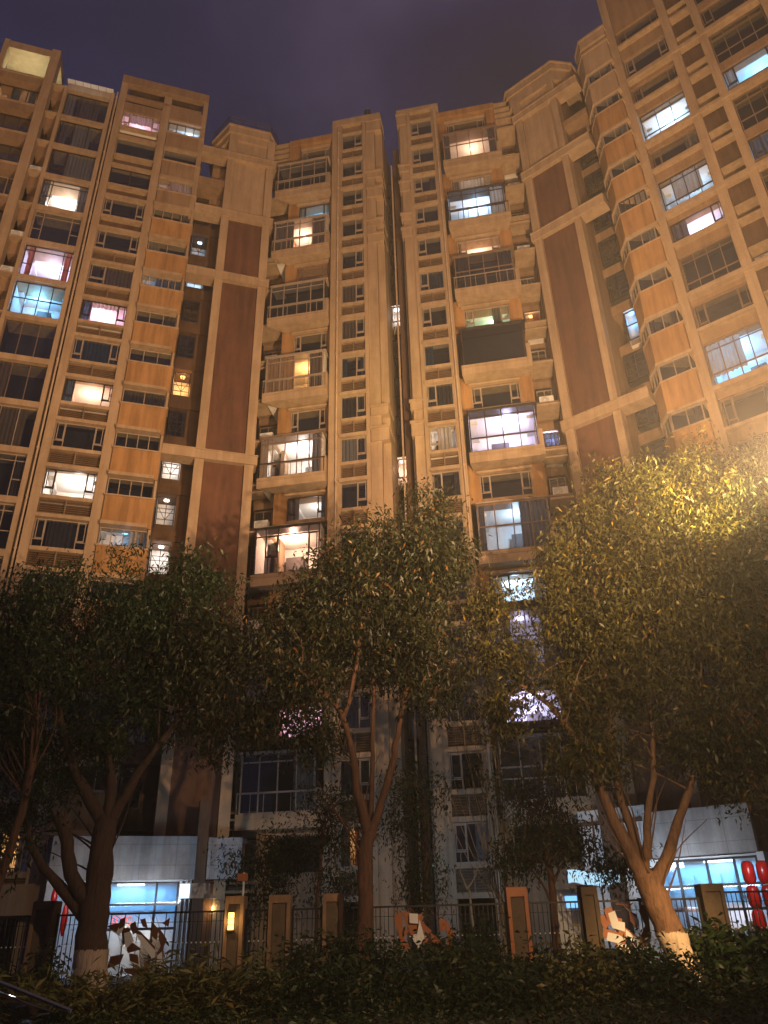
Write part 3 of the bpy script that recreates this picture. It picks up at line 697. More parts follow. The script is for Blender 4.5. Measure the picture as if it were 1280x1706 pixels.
window(RT, fr, 3.9, 4.6, 30.2, 32.2, d=-1.6, style='H1', lit='cyan', power=14, depth=.7, fm='framed', label='small turquoise window in the recess by the bays')
for i, c in enumerate(ROW[1:15], 1):
    if i != 7: window(RT, fr, 3.25, 4.5, c-.9, c+.8, d=-1.9, style='X', fm='framed', cur=rndcur())

# rooftop camera globe on the middle tower
rv = thing('roof_vent', CF.P(-.55, -.3, 55.25), 'small dark globe vent standing on the roof corner of the middle tower', 'roof vent')
b = CF.P(-.55, -.3, 55.25)
MB().tube([b, (b[0], b[1], b[2]+.35)], .05, 8).build('stem', 'iron', rv)
MB().tube([(b[0], b[1], b[2]+.33), (b[0], b[1], b[2]+.55), (b[0], b[1], b[2]+.75), (b[0], b[1], b[2]+.85)], [.1, .2, .26, .2], 14).build('cowl', 'iron', rv)
MB().ball((b[0], b[1], b[2]+.84), .21, rz=.1).build('cap', 'white', rv, smooth=True)
# air conditioners on shelves
def ac(fr, s, d, z, label):
    t = thing('air_conditioner', fr.P(s, d, z), label, 'air conditioner', 'air conditioners on the facade shelves')
    m = MB(); m.box(fr, s-.4, s+.4, d-.15, d+.15, z+.05, z+.6)
    for q in (-.3, .3): m.box(fr, s+q-.03, s+q+.03, d-.14, d+.14, z, z+.05)
    m.build('casing', 'white', t)
    g = MB(); c = fr.P(s-.1, d+.156, z+.33)
    for r_ in (.22, .15, .08):
        pts = [fr.P(s-.1+r_*math.cos(a*math.pi/8), d+.165, z+.33+r_*math.sin(a*math.pi/8)) for a in range(17)]; g.tube(pts, .008, 4)
    g.build('fan_guard', 'iron', t)
ac(CF, -7.3, -.9, ROW[10]-1.24, 'air conditioner on the shelf left of the rosy brown-framed balcony')
ac(CF, 9.5, -.9, ROW[4]-1.24, 'air conditioner on the shelf beside the dark curtained balcony')
ac(CF, 9.5, -.9, ROW[8]-1.24, 'air conditioner on the shelf beside the violet-white balcony')
ac(LF, -5.8, -.35, 54.5-3*3, 'air conditioner on the shelf beside the tall white-lit balcony')
for k_ in (5, 6, 8, 10): ac(LF, -5.8, -.35, 54.5-3*k_, 'air conditioner in the dark shelf column right of the broad far-left pillar')
for k_ in (3, 6, 8, 12): ac(CF, -7.3, -.9, ROW[k_]-1.24, 'air conditioner on a shelf left of the unlit or orange-lit middle balconies')
for k_ in (2, 10): ac(CF, 9.5, -.9, ROW[k_]-1.24, 'air conditioner on a shelf right of the blue-lit middle balconies')
for k_ in (3, 7, 9): ac(FF, 11.5, -.7, ROW[k_]-1.44, 'air conditioner on a lower shelf of the right tower recess')
ac(FF, 11.5, -.7, ROW[5]-1.44, 'air conditioner between the two right-hand window columns')

# ================================================================== GROUND
def sheet(name, x0, x1, y0, y1, z, mat, h=None):
    m = MB(); m.box(W0, x0, x1, -y0, -y1, z-(h or .05), z); return m.build(name, mat, kind='structure')
sheet('ground', -400, 400, -400, 600, -.1, 'soil')
sheet('road', -60, 60, -18, 12.2, -.06, 'asphalt', .03)
sheet('kerb', -60, 60, 12.2, 12.4, .08, 'kerbm', .2)
sheet('planting_bed', -60, 60, 12.4, 24.9, .05, 'soil', .1)
sheet('path', -60, 60, 24.9, 60, .02, 'paving', .1)

# ================================================================== FENCE
fn = thing('boundary_fence', (0, 24.2, 0), 'black railing fence between sandstone pillars with brown ribbon artwork, behind the street trees', 'fence')
fr = WF
PX = [(-13.9, .5), (-9.77, .6), (-4.45, .52), (-3.2, .6), (-1.72, .56), (3.43, .58), (5.44, .44), (8.87, .62), (13.0, .6)]
for i, (x, wd) in enumerate(PX):
    m = MB(); h = wd/2; dk = 1 if x in (5.44, 8.87) else 0; b = .1
    m.box(fr, x-h, x+h, -.28, .2, -.05, 2.40 if x != 3.43 else 2.44, dk)
    m.box(fr, x-h, x-h+b, .2, .27, -.05, 2.40, dk); m.box(fr, x+h-b, x+h, .2, .27, -.05, 2.40, dk); m.box(fr, x-h+b, x+h-b, .2, .27, 2.2, 2.40, dk)
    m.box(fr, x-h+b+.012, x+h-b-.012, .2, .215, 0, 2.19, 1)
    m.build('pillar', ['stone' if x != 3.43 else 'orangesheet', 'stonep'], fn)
def railing(x0, x1, gap=None, top=2.06):
    m = MB(); n = int((x1-x0)/.125)
    m.box(fr, x0, x1, -.03, .03, top-.05, top); m.box(fr, x0, x1, -.02, .02, .32, .36)
    for i in range(1, n):
        x = x0+(x1-x0)*i/n
        if gap and gap[0] < x < gap[1] and i % 3: continue
        m.box(fr, x-.011, x+.011, -.011, .011, .1, top-.05)
        m.ball(fr.P(x, .02, 1.285), .022, n=6, m=4, mi=1)
    m.box(fr, x0, x1, -.01, .01, top-.27, top-.255)
    for x in (x0+.03, x1-.03): m.box(fr, x-.025, x+.025, -.025, .025, 0, top+.02)
    m.build('railing', ['iron', 'white'], fn)
for a in [(-13.6, -10.1), (-9.45, -4.73, (-8.2, -6.1)), (-4.17, -3.52), (-2.88, -2.02), (-1.42, 3.12, (-.1, 1.7)), (3.74, 5.2), (5.68, 8.54, (5.7, 7.3)), (9.2, 12.68, None, 2.2)]: railing(*a)
ART_A = [[(-7.56, 1.63), (-7.41, 1.67), (-7.29, 1.47), (-7.48, 1.3)], [(-7.35, 1.74), (-7.22, 1.81), (-7.13, 1.59), (-7.24, 1.55)], [(-7.19, 1.59), (-7.03, 1.55), (-6.65, 1.23), (-6.65, 1.01), (-7.0, 1.37)], [(-7.06, 1.86), (-6.95, 1.89), (-6.87, 1.69), (-6.99, 1.72)], [(-6.71, 1.76), (-6.56, 1.6), (-6.61, 1.41), (-6.73, 1.51)], [(-6.52, 1.6), (-6.32, 1.37), (-6.41, 1.13), (-6.51, 1.06), (-6.45, 1.25), (-6.54, 1.45)], [(-6.51, 1.06), (-6.41, 1.13), (-6.35, 0.83), (-6.42, 0.71), (-6.52, 0.89)], [(-7.39, 1.3), (-7.22, 1.3), (-7.01, 1.17), (-7.31, 1.1)], [(-7.27, 1.05), (-7.07, 1.02), (-7.02, 0.83), (-7.23, 0.9)], [(-7.34, 0.7), (-6.95, 0.71), (-6.74, 0.6), (-6.95, 0.53), (-7.27, 0.61)], [(-6.86, 0.89), (-6.71, 0.82), (-6.67, 0.62), (-6.8, 0.68)], [(-6.45, 1.78), (-6.28, 1.89), (-6.3, 1.7)], [(-7.97, 1.74), (-7.63, 1.81), (-7.72, 1.61)], [(-7.77, 0.99), (-7.47, 1.03), (-7.53, 0.84), (-7.82, 0.75)], [(-6.99, 0.42), (-6.66, 0.46), (-6.63, 0.36), (-6.9, 0.34)], [(-7.64, 1.88), (-7.51, 1.93), (-7.54, 1.73), (-7.64, 1.68)]]
ART_B = [[(5.88, 1.8), (6.05, 1.85), (6.1, 1.63), (6.25, 1.6), (6.22, 1.41), (5.93, 1.5)], [(5.67, 1.64), (5.8, 1.69), (5.89, 1.47), (5.78, 1.36)], [(5.79, 1.34), (6.04, 1.28), (6.19, 1.19), (5.99, 1.11), (5.72, 1.17)], [(6.22, 1.38), (6.42, 1.29), (6.61, 1.15), (6.59, 1.02), (6.36, 1.13), (6.19, 1.24)], [(6.54, 1.79), (6.7, 1.64), (6.67, 1.45)], [(6.44, 1.94), (6.66, 1.97), (6.52, 1.88)], [(6.01, 1.06), (6.25, 1.03), (6.31, 0.84), (6.04, 0.9)], [(6.54, 1.73), (6.7, 1.67), (6.66, 1.37), (6.53, 1.54)], [(6.32, 1.38), (6.62, 1.15), (6.62, 0.99), (6.3, 1.24)], [(6.44, 1.93), (6.64, 1.95), (6.53, 1.89)], [(6.87, 1.86), (7.0, 1.72), (6.98, 1.25), (6.74, 0.99), (6.71, 1.15), (6.89, 1.42), (6.81, 1.7)], [(6.79, 2.09), (6.94, 2.06), (6.85, 1.92)]]
ART_C = [[(0.04, 1.74), (0.2, 1.82), (0.22, 1.52), (0.37, 1.43), (0.24, 1.3), (0.39, 1.08), (0.2, 1.03), (0.12, 1.41)], [(0.26, 1.82), (0.42, 1.85), (0.53, 1.51), (0.52, 1.29), (0.43, 1.4)], [(0.52, 1.32), (0.89, 1.23), (0.85, 1.15), (0.55, 1.19)], [(0.66, 1.78), (0.79, 1.81), (0.78, 1.62), (0.99, 1.45), (0.9, 1.39), (0.69, 1.54)], [(1.02, 1.34), (1.31, 1.11), (1.31, 0.95), (1.04, 1.17)], [(1.25, 1.66), (1.41, 1.66), (1.43, 1.49), (1.27, 1.41)], [(1.41, 1.66), (1.64, 1.32), (1.45, 1.27), (1.43, 1.49)], [(1.45, 1.27), (1.63, 1.27), (1.54, 0.84), (1.42, 0.84)], [(0.51, 1.73), (0.63, 1.67), (0.59, 1.4), (0.5, 1.51)]]
def ribbons(shapes, mat, seed, label):
    """bent sheet-metal pieces (x, z outlines on the fence plane) with thin wire veins running on from their corners"""
    rr = random.Random(seed); o = MB(); P = fr.P
    for q in shapes:
        n = len(q); cx = sum(p[0] for p in q)/n; cz = sum(p[1] for p in q)/n; q = [(cx+(p[0]-cx)*1.22, cz+(p[1]-cz)*1.22) for p in q]
        d = rr.uniform(.05, .09); n = len(q); cx = sum(p[0] for p in q)/n; cz = sum(p[1] for p in q)/n
        f = [P(x, d+.05*(x-cx), z) for x, z in q]; k = [P(x, d-.01+.05*(x-cx), z) for x, z in q]
        o.poly(f); o.poly(k[::-1])
        for u in range(n): v = (u+1) % n; o.poly([f[u], f[v], k[v], k[u]])
        for u in range(0, n, 2):
            x, z = q[u]; L = rr.uniform(.5, 1.2); o.tube([P(x, .02, z), P(x+(x-cx)*L*2, .02, max(z+(z-cz)*L*2, .2) if z+(z-cz)*L*2 < 2 else 2.0)], .006, 4)
    return o.build('ribbon_artwork', mat, fn, label=label)
ribbons(ART_A, 'rust', 3, 'dark brown ribbon artwork in front of the bright shop floor')
ribbons(ART_B, 'orangesheet', 11, 'orange-brown ribbon artwork beside the leaning whitewashed tree')
for A_ in (ART_A, ART_B):
    ribbons([[(x*.93+.07*A_[0][0][0]+.09, z*.97-.05) for x, z in q] for q in A_[::2]], 'white', 5, 'pale leaf-shaped pieces between the brown ribbons')
ribbons(ART_C, 'orangesheet', 23, 'orange-brown ribbon artwork half hidden in the bushes')
m = MB(); m.poly([fr.P(.42, .16, 1.62), fr.P(.66, .16, 1.6), fr.P(.66, .16, 1.84), fr.P(.42, .16, 1.86)]); m.poly([fr.P(.62, .17, 1.0), fr.P(.82, .17, 1.25), fr.P(.7, .17, 1.7), fr.P(.6, .17, 1.3)])
m.poly([fr.P(.4, .175, 1.3), fr.P(.6, .175, 1.36), fr.P(.6, .175, 1.08)]); m.build('ribbon_artwork', 'white', fn, label='white sheet scraps of the central ribbon artwork')
# lantern on the pillar
ln = thing('wall_lantern', WF.P(-4.52, .27, 1.75), 'glowing yellow box lantern on the sandstone pillar that carries a small orange plate', 'lantern')
m = MB(); m.box(fr, -4.62, -4.42, .23, .33, 1.52, 1.56); m.box(fr, -4.62, -4.42, .23, .33, 2.0, 2.04)
for x in (-4.62, -4.43): m.box(fr, x, x+.015, .31, .325, 1.56, 2.0)
for z in (1.7, 1.84): m.box(fr, -4.62, -4.42, .318, .33, z, z+.012)
m.build('cage', 'iron', ln); m = MB(); m.box(fr, -4.59, -4.45, .235, .305, 1.57, 1.99); m.build('lamp_glass', emit('lantern_glow', (1, .55, .12), 5), ln)
pointl('lantern_light', fr.P(-4.52, .42, 1.78), 14, (1, .6, .2), .08)
# small orange plate on a striped post behind that pillar
sp = thing('marker_post', (-4.42, 25, 0), 'small orange plate on a thin pale post rising behind the lantern pillar', 'sign')
MB().tube([(-4.42, 25, 0), (-4.42, 25, 3.05)], .03, 8).build('post', 'white', sp)
MB().box(W0, -4.6, -4.3, -24.97, -24.94, 2.82, 3.02).build('plate', 'orangesheet', sp)

# ================================================================== SHOPS AT THE FOOT OF THE TOWERS
fr = LF
sh = thing('shop_building', fr.P(5, 2, 0), 'low shop on the left with a stained grey concrete fascia and blue-lit glass front', 'shop')
m = MB()
m.box(fr, 2.3, 8.05, 1.75, 2.05, 3.46, 5.12); m.box(fr, 8.55, 10.0, 1.4, 1.8, 3.46, 5.1)
m.build('fascia', 'concrete', sh)
m = MB(); m.box(fr, 2.3, 10.2, -.9, 1.74, 4.9, 5.05, 0); m.box(fr, 8.05, 8.5, 1.2, 1.95, 0, 6.6, 0); m.box(fr, 2.3, 2.6, -1, 1.7, 0, 3.46, 1); m.box(fr, -8, 2.3, -.2, 1.0, 2.2, 3.4, 2)
m.box(fr, 7.5, 7.62, 1.5, 1.7, 0, 3.46, 1); m.box(fr, 7.74, 7.82, 1.5, 1.7, 0, 3.46, 1); m.box(fr, 7.92, 7.98, 1.5, 1.7, 0, 3.46, 1)
m.box(fr, 2.6, 8.0, .32, .38, 0, 3.5, 1); m.box(fr, 2.6, 2.75, .38, 1.45, 0, 3.4, 1); m.box(fr, 7.5, 7.6, .38, 1.45, 0, 3.4, 1); m.box(fr, 2.6, 8, .38, 1.7, 3.41, 3.45, 1)
m.build('wall', ['brownd', 'white', 'tan'], sh)
m = MB(); m.box(fr, 4.1, 7.5, 1.5, 1.58, 3.34, 3.4); m.box(fr, 4.1, 7.5, 1.5, 1.58, 2.52, 2.60); m.box(fr, 4.1, 7.5, 1.5, 1.58, 1.62, 1.72)
for x in (4.1, 4.45, 6.55, 7.42): m.box(fr, x, x+.09, 1.49, 1.6, 0, 3.4)
wf = m.build('shop_window', 'framed', sh); m = MB(); m.box(fr, 4.1, 7.5, 1.53, 1.54, 0, 3.36); m.build('pane', 'glassl', wf)
# things inside: ceiling lamp strip, counters, floor
m = MB(); m.box(fr, 2.8, 7.3, .4, 1.45, .02, .06, 0); m.box(fr, 4.2, 5.0, .4, .8, .06, 1.0, 1); m.box(fr, 5.5, 5.8, .4, .75, .06, 2.1, 0); m.box(fr, 6.2, 7.0, .4, .7, .06, 1.3, 1)
for k in range(5): m.box(fr, 3.1+k*.82, 3.75+k*.82, .385, .43, 2.35, 3.15, 0)
m.build('interior', ['white', 'cbeige'], sh)
MB().box(fr, 5.0, 6.1, .7, .8, 3.3, 3.36).build('ceiling_lamp', emit('tube_blue', (.6, .85, 1), 9), sh)
areal('shop_light', fr.P(5.6, .95, 3.3), fr.P(5.6, .75, 0), 75, (.07, .44, 1), 3.2, .3)
areal('shop_floor_light', fr.P(6.0, 1.3, 1.75), fr.P(6.0, .5, .5), 26, (1, .84, .62), 2.0, .3)
areal('shop_front_light', fr.P(5.6, 3.0, 2.6), fr.P(5.0, 2.05, 4.3), 55, (.82, .88, 1), 4.5, .2)
areal('yard_light', fr.P(9.0, 6.5, 3.3), fr.P(9.5, 0, 5), 60, (.62, .78, 1), 2.0, .3)  # added cool fill on the lower facade, no lamp stands here
areal('courtyard_light', (1.5, 28.6, 3.4), (1.0, 36, 4.5), 90, (.6, .76, 1), 3.0, .3)  # added fill for the bluish foot of the middle towers
# projecting light box
lb = thing('light_box_sign', (-7.0, 29.8, 2.5), 'blank white-blue light box projecting between the left shop front and the dark column', 'sign')
m = MB(); m.box(W0, -7.45, -6.45, -29.9, -29.6, 2.55, 3.02); m.build('casing', 'white', lb)
MB().box(W0, -7.43, -7.10, -29.595, -29.58, 2.57, 3.0).build('lit_face', emit('sign_blue', (.55, .8, 1), 3.2), lb)
# pink heart-ish lettering above the rail is unreadable: red script bars on the shop window
nb = thing('neon_scribble', fr.P(5.3, 1.7, 1.9), 'row of small red looping letters low on the blue shop window', 'neon sign')
m = MB()
for k in range(4):
    x = 5.05+k*.2
    m.tube([fr.P(x+.085*math.cos(a*.5)*(1 if k % 2 else .8)+.02*math.sin(a), 1.68, 1.98+.15*math.sin(a*.5)) for a in range(0, 13)], .016, 5)
m.build('tube', emit('neon_red', (1, .12, .1), 1.6), nb)
# yellow lit doorway with steps
dw = thing('lit_doorway', fr.P(8.9, 1, 0), 'tall doorway glowing yellow behind the railing beside the lantern pillar', 'doorway')
m = MB(); m.box(fr, 8.4, 8.52, .6, .75, 0, 2.75); m.box(fr, 9.32, 9.44, .6, .75, 0, 2.75); m.box(fr, 8.4, 9.44, .6, .75, 2.75, 2.9); m.box(fr, 8.3, 9.5, .7, 1.3, 0, .12); m.build('frame', 'cream', dw)
m = MB(); m.box(fr, 8.52, 9.32, -.6, -.55, 0, 2.75); m.box(fr, 8.52, 8.55, -.55, .6, 0, 2.75); m.box(fr, 8.55, 9.0, -.3, -.24, .1, 2.3); m.build('passage', 'cream', dw)
pointl('doorway_light', fr.P(9.05, .1, 2.4), 32, (1, .70, .26), .1, dw)
# red banner pieces at the left
rb = thing('red_banner', (-10.6, 27.5, 1.5), 'two glossy red padded strips left of the thick forked tree', 'banner')
for (x, z0, z1) in ((-10.85, 2.35, 2.95), (-10.42, 1.5, 2.5)): MB().ball((x, 27.3, (z0+z1)/2), .1, .1, (z1-z0)/2, 10, 10).build('strip', 'red', rb, smooth=True)
pointl('banner_light', (-10.3, 26.4, 2.7), 16, (.85, .9, 1), .1)

# right shop
fr = FF
s2 = thing('shop_building', fr.P(3, 2, 0), 'low shop on the right with a white tiled fascia and bright blue window grid', 'shop')
m = MB(); m.box(fr, 1.35, 5.35, 1.7, 2.0, 3.6, 5.24, 0); m.build('fascia', 'concrete', s2)
m = MB(); m.box(fr, -1.6, 8.0, -1.0, 1.69, 5.0, 5.15, 1); m.box(fr, -1.6, 1.3, 1.3, 1.5, 0, 5.6, 0); m.box(fr, -.5, .1, 1.5, 1.9, 0, 6.2, 1); m.box(fr, 5.2, 5.45, -3.5, 1.7, 0, 3.6, 0)
m.box(fr, 1.4, 5.2, .62, .68, 0, 3.6, 0); m.box(fr, 1.3, 1.44, .68, 1.5, 0, 3.5, 0); m.box(fr, 1.35, 5.2, .68, 1.69, 3.51, 3.56, 0); m.box(fr, 5.5, 12, .7, 1.0, 0, 5.0, 1)
for k, x in enumerate((-1.45, -1.0, .25, .6, .95)): m.box(fr, x, x+.06, 1.5, 1.56, 0, 5.4, 1 if k % 2 else 0)
m.build('wall', ['white', 'brownd'], s2)
m = MB(); m.box(fr, 1.45, 5.2, 1.5, 1.58, 3.42, 3.5); m.box(fr, 1.45, 5.2, 1.5, 1.58, 2.55, 2.64); m.box(fr, 1.45, 5.2, 1.5, 1.58, 1.75, 1.84)
for x in (1.45, 2.2, 3.3, 4.3, 5.1): m.box(fr, x, x+.08, 1.49, 1.6, 0, 3.5)
wf = m.build('shop_window', 'framed', s2); m = MB(); m.box(fr, 1.45, 5.2, 1.53, 1.54, 0, 3.46); m.build('pane', 'glassl', wf)
m = MB(); m.box(fr, 1.5, 5.1, .7, 1.45, .02, .06, 0); m.box(fr, 2.0, 2.8, .7, 1.0, .06, 1.1, 1)
for k in range(7): m.box(fr, 1.6+k*.5, 2.0+k*.5, .69, .74, 1.95+(k % 2)*.3, 3.0, 0); m.box(fr, 1.6+k*.5, 1.95+k*.5, .76, .95, .1, 1.0+.2*(k % 3), 1)
m.build('interior', ['white', 'cbeige'], s2)
MB().box(fr, 3.1, 4.2, 1.0, 1.1, 3.38, 3.44).build('ceiling_lamp', emit('tube_blue2', (.6, .85, 1), 9), s2)
areal('shop_light', fr.P(3.3, 1.2, 3.36), fr.P(3.3, 1.0, 0), 90, (.10, .48, 1), 3.0, .3)
areal('shop_floor_light', fr.P(3.4, 1.4, 1.85), fr.P(3.2, .8, .4), 24, (1, .80, .75), 2.4, .3)
areal('shop_front_light', fr.P(2.8, 3.2, 2.6), fr.P(3.2, 2.0, 4.4), 60, (.85, .90, 1), 3.5, .2)
areal('side_wall_light', (6.6, 30.2, 3.6), (8.6, 36, 2.2), 60, (.7, .84, 1), 1.6, .3)
# wavy light box
wv = thing('light_box_sign', (6.8, 29, 2.8), 'wavy blank light box glowing white-blue behind thin leaves above the railing', 'sign')
def wavy(d0, d1, g, mat, name):
    m = MB(); n = 16; T = []; Bm = []
    for i in range(n+1):
        x = 5.92+g+(1.78-2*g)*i/n; z = 3.06+.06*math.sin(i/n*6.3+1)-g; T.append((x, z)); Bm.append((x, z-.44+2*g+.02*math.sin(i)))
    for i in range(n):
        for y in (d0, d1): m.poly([(T[i][0], y, T[i][1]), (T[i+1][0], y, T[i+1][1]), (Bm[i+1][0], y, Bm[i+1][1]), (Bm[i][0], y, Bm[i][1])])
        m.poly([(T[i][0], d0, T[i][1]), (T[i+1][0], d0, T[i+1][1]), (T[i+1][0], d1, T[i+1][1]), (T[i][0], d1, T[i][1])])
        m.poly([(Bm[i][0], d0, Bm[i][1]), (Bm[i+1][0], d0, Bm[i+1][1]), (Bm[i+1][0], d1, Bm[i+1][1]), (Bm[i][0], d1, Bm[i][1])])
    for i in (0, n): m.poly([(T[i][0], d0, T[i][1]), (T[i][0], d1, T[i][1]), (Bm[i][0], d1, Bm[i][1]), (Bm[i][0], d0, Bm[i][1])])
    return m.build(name, mat, wv)
wavy(29.0, 29.25, 0, 'white', 'casing'); wavy(28.97, 28.995, .02, emit('sign_white', (.50, .80, 1), 1.05), 'lit_face')
MB().box(W0, 6.25, 6.75, -29.2, -28.95, 0, 2.62).build('support', 'brownd', wv)
# poster box with blue screen
ps = thing('poster_box', (5.9, 29, 1), 'small blue-lit poster box under the wavy light box', 'poster box')
MB().box(W0, 5.45, 6.2, -29.2, -29.0, .2, 2.5).build('casing', 'white', ps)
MB().box(W0, 5.75, 6.15, -28.99, -28.98, 1.95, 2.3).build('screen', emit('screen_blue', (.2, .5, 1), 1.6), ps)
# two red padded columns
for i, x in enumerate((11.25, 11.72)):
    t = thing('padded_column', (x, 27, 0), ['left one', 'right one'][i]+' of two red padded columns beside the right shop window', 'column', 'red padded columns')
    for z0, z1 in ((1.1, 1.75), (1.78, 2.42), (2.45, 3.12)):
        m = MB(); n = 14; h = z1-z0
        m.tube([(x, 27, z0+h*q) for q in (0, .06, .2, .5, .8, .94, 1)], [.09, .15, .19, .2, .19, .15, .09], 16); m.build('pad', 'red', t, smooth=True)
    MB().tube([(x, 27, 0), (x, 27, 1.12)], .12, 14).build('pole', 'concrete', t, smooth=True)
pointl('column_light', (10.9, 25.9, 3.0), 34, (.9, .92, 1), .1)

# ================================================================== TREES
def smooth_path(pts, k=4):
    P = [Vector(p) for p in pts]; out = []
    for i in range(len(P)-1):
        p0 = P[max(i-1, 0)]; p1 = P[i]; p2 = P[i+1]; p3 = P[min(i+2, len(P)-1)]
        for j in range(k):
            t = j/k; out.append(.5*((2*p1)+(p2-p0)*t+(2*p0-5*p1+4*p2-p3)*t*t+(3*p1-p0-3*p2+p3)*t**3))
    out.append(P[-1]); return out
def limb(m, pts, r0, r1, n=9, wob=.04):
    sp = smooth_path(pts); L = len(sp)
    sp = [p+Vector((random.gauss(0, wob*.4), random.gauss(0, wob*.4), 0))*(0 if i in (0,) else 1) for i, p in enumerate(sp)]
    m.tube(sp, [(r0+(r1-r0)*(i/(L-1))**.8)*(1+random.uniform(-.06, .08)) for i in range(L)], n); return sp
def leaf_mesh(name, centers, mat, parent, size=.15, aspect=.32, per=16, spread=.26, droop=.7, tone_by=None, seed=1, kind=None):
    """centers (n,3): each becomes a spray of separate leaf blades"""
    rg = np.random.default_rng(seed); C = np.repeat(centers, per, axis=0); n = len(C)
    C = C+rg.normal(0, spread, (n, 3))*np.array([1, 1, .8])
    az = rg.uniform(0, 2*np.pi, n); el = rg.normal(-droop, .45, n)
    D = np.stack([np.cos(az)*np.cos(el), np.sin(az)*np.cos(el), np.sin(el)], 1)
    side = np.cross(D, rg.normal(0, 1, (n, 3))); side /= np.linalg.norm(side, axis=1)[:, None]+1e-9
    L = size*rg.uniform(.6, 1.35, n)[:, None]; Wd = L*aspect*rg.uniform(.7, 1.2, n)[:, None]
    a = C; b = C+D*L*.45+side*Wd*.5; c = C+D*L; c[:, 2] -= L[:, 0]*.12; d = C+D*L*.45-side*Wd*.5
    V = np.stack([a, b, c, d], 1).reshape(-1, 3)-np.array(loc_of(parent))
    me = bpy.data.meshes.new(name); me.vertices.add(n*4); me.vertices.foreach_set('co', V.astype(np.float32).ravel())
    me.loops.add(n*4); me.loops.foreach_set('vertex_index', np.arange(n*4, dtype=np.int32))
    me.polygons.add(n); me.polygons.foreach_set('loop_start', np.arange(0, n*4, 4, dtype=np.int32)); me.polygons.foreach_set('loop_total', np.full(n, 4, dtype=np.int32))
    me.update(calc_edges=True); me.validate()
    clump = np.repeat(rg.uniform(0, 1, len(centers)), per)
    t = np.clip(clump*.55+rg.uniform(0, .5, n), 0, 1).astype(np.float32)
    at = me.attributes.new('tone', 'FLOAT', 'FACE'); at.data.foreach_set('value', t)
    me.materials.append(mat); o = bpy.data.objects.new(name, me); col.objects.link(o); o.parent = parent
    if kind: o['kind'] = kind
    return o
def blob_points(blobs, rg):
    out = []
    for (x, y, z, rx, ry, rz, dens) in blobs:
        n = int(dens*(rx*ry+ry*rz+rx*rz)*6.2)
        v = rg.normal(0, 1, (n, 3)); v /= np.linalg.norm(v, axis=1)[:, None]
        r = rg.uniform(.25, 1.0, n)**.55
        # lumpy silhouette
        lump = 1+.26*np.sin(v[:, 0]*5+x*3)*np.cos(v[:, 2]*6+z)+.16*np.sin(v[:, 2]*9+v[:, 0]*7+y)
        p = np.array([x, y, z])+v*np.array([rx, ry, rz])*(r*lump)[:, None]
        hole = np.sin(p[:, 0]*2.3+1.3*z)*np.sin(p[:, 2]*2.7+x)*np.sin(p[:, 1]*1.9)
        p = p[hole < .34]; p = p[:max(8, len(p)//9)]; p = np.repeat(p, 9, axis=0)+rg.normal(0, .27, (len(p)*9, 3)); out.append(p)
    return np.concatenate(out)
LM1 = leafmat('leaf_dark', (.005, .014, .005), (.020, .040, .011), (.06, .05, .014))
LM2 = leafmat('leaf_olive', (.006, .012, .005), (.030, .034, .010), (.14, .07, .016))
LMT = leafmat('leaf_right_tree', (.012, .016, .005), (.080, .072, .016), (.27, .19, .028))  # brighter golden leaves, lamp light on this crown put into the colour
LM3 = leafmat('leaf_flush', (.04, .05, .016), (.15, .14, .04), (.30, .20, .06))  # pale leaves with the lamp highlights put into their colour
LMB = leafmat('leaf_hedge', (.007, .018, .006), (.030, .048, .012), (.17, .11, .03))
BK = bark('bark_dark', (.075, .04, .03), (.03, .018, .014), (.42, .33, .28), 1.2)
BK2 = bark('bark_orange', (.22, .12, .07), (.10, .055, .035), (.55, .44, .33), 1.25)
BK3 = bark('bark_plain', (.13, .058, .034), (.045, .024, .017))
def tree(name, base, label, stems, blobs, lm, bk, size=.16, per=16, seed=1, cat='tree', group='street trees in front of the fence', twigs=28, aspect=.32, droop=.7):
    t = thing(name, base, label, cat, group); m = MB(); ends = []
    for s in stems: sp = limb(m, s[0], s[1], s[2], n=s[3] if len(s) > 3 else 9); ends += sp[int(len(sp)*.62):]
    rg = np.random.default_rng(seed); pts = blob_points(blobs, rg)
    rr = random.Random(seed)
    for _ in range(twigs):                     # thinner branches out into the crown
        if not ends: break
        a = rr.choice(ends); b = min((Vector(pts[rr.randrange(len(pts))]) for _k in range(14)), key=lambda q: abs((q-a).length-1.5)+(1.5 if q.z < a.z else 0))
        if (b-a).length > 2.6: b = a+(b-a).normalized()*2.6
        c = (a+b)/2+Vector((rr.uniform(-.3, .3), rr.uniform(-.3, .3), rr.uniform(-.1, .5)))
        sp = smooth_path([a, c, b], 4); m.tube(sp, [max(.008, .036*(1-i/len(sp))) for i in range(len(sp))], 5)
    m.build('trunk', bk, t, smooth=True)
    leaf_mesh('crown', pts, lm, t, size*1.05, per=int(per*1.6), seed=seed, aspect=aspect, droop=droop)
    return t
y = 23.0
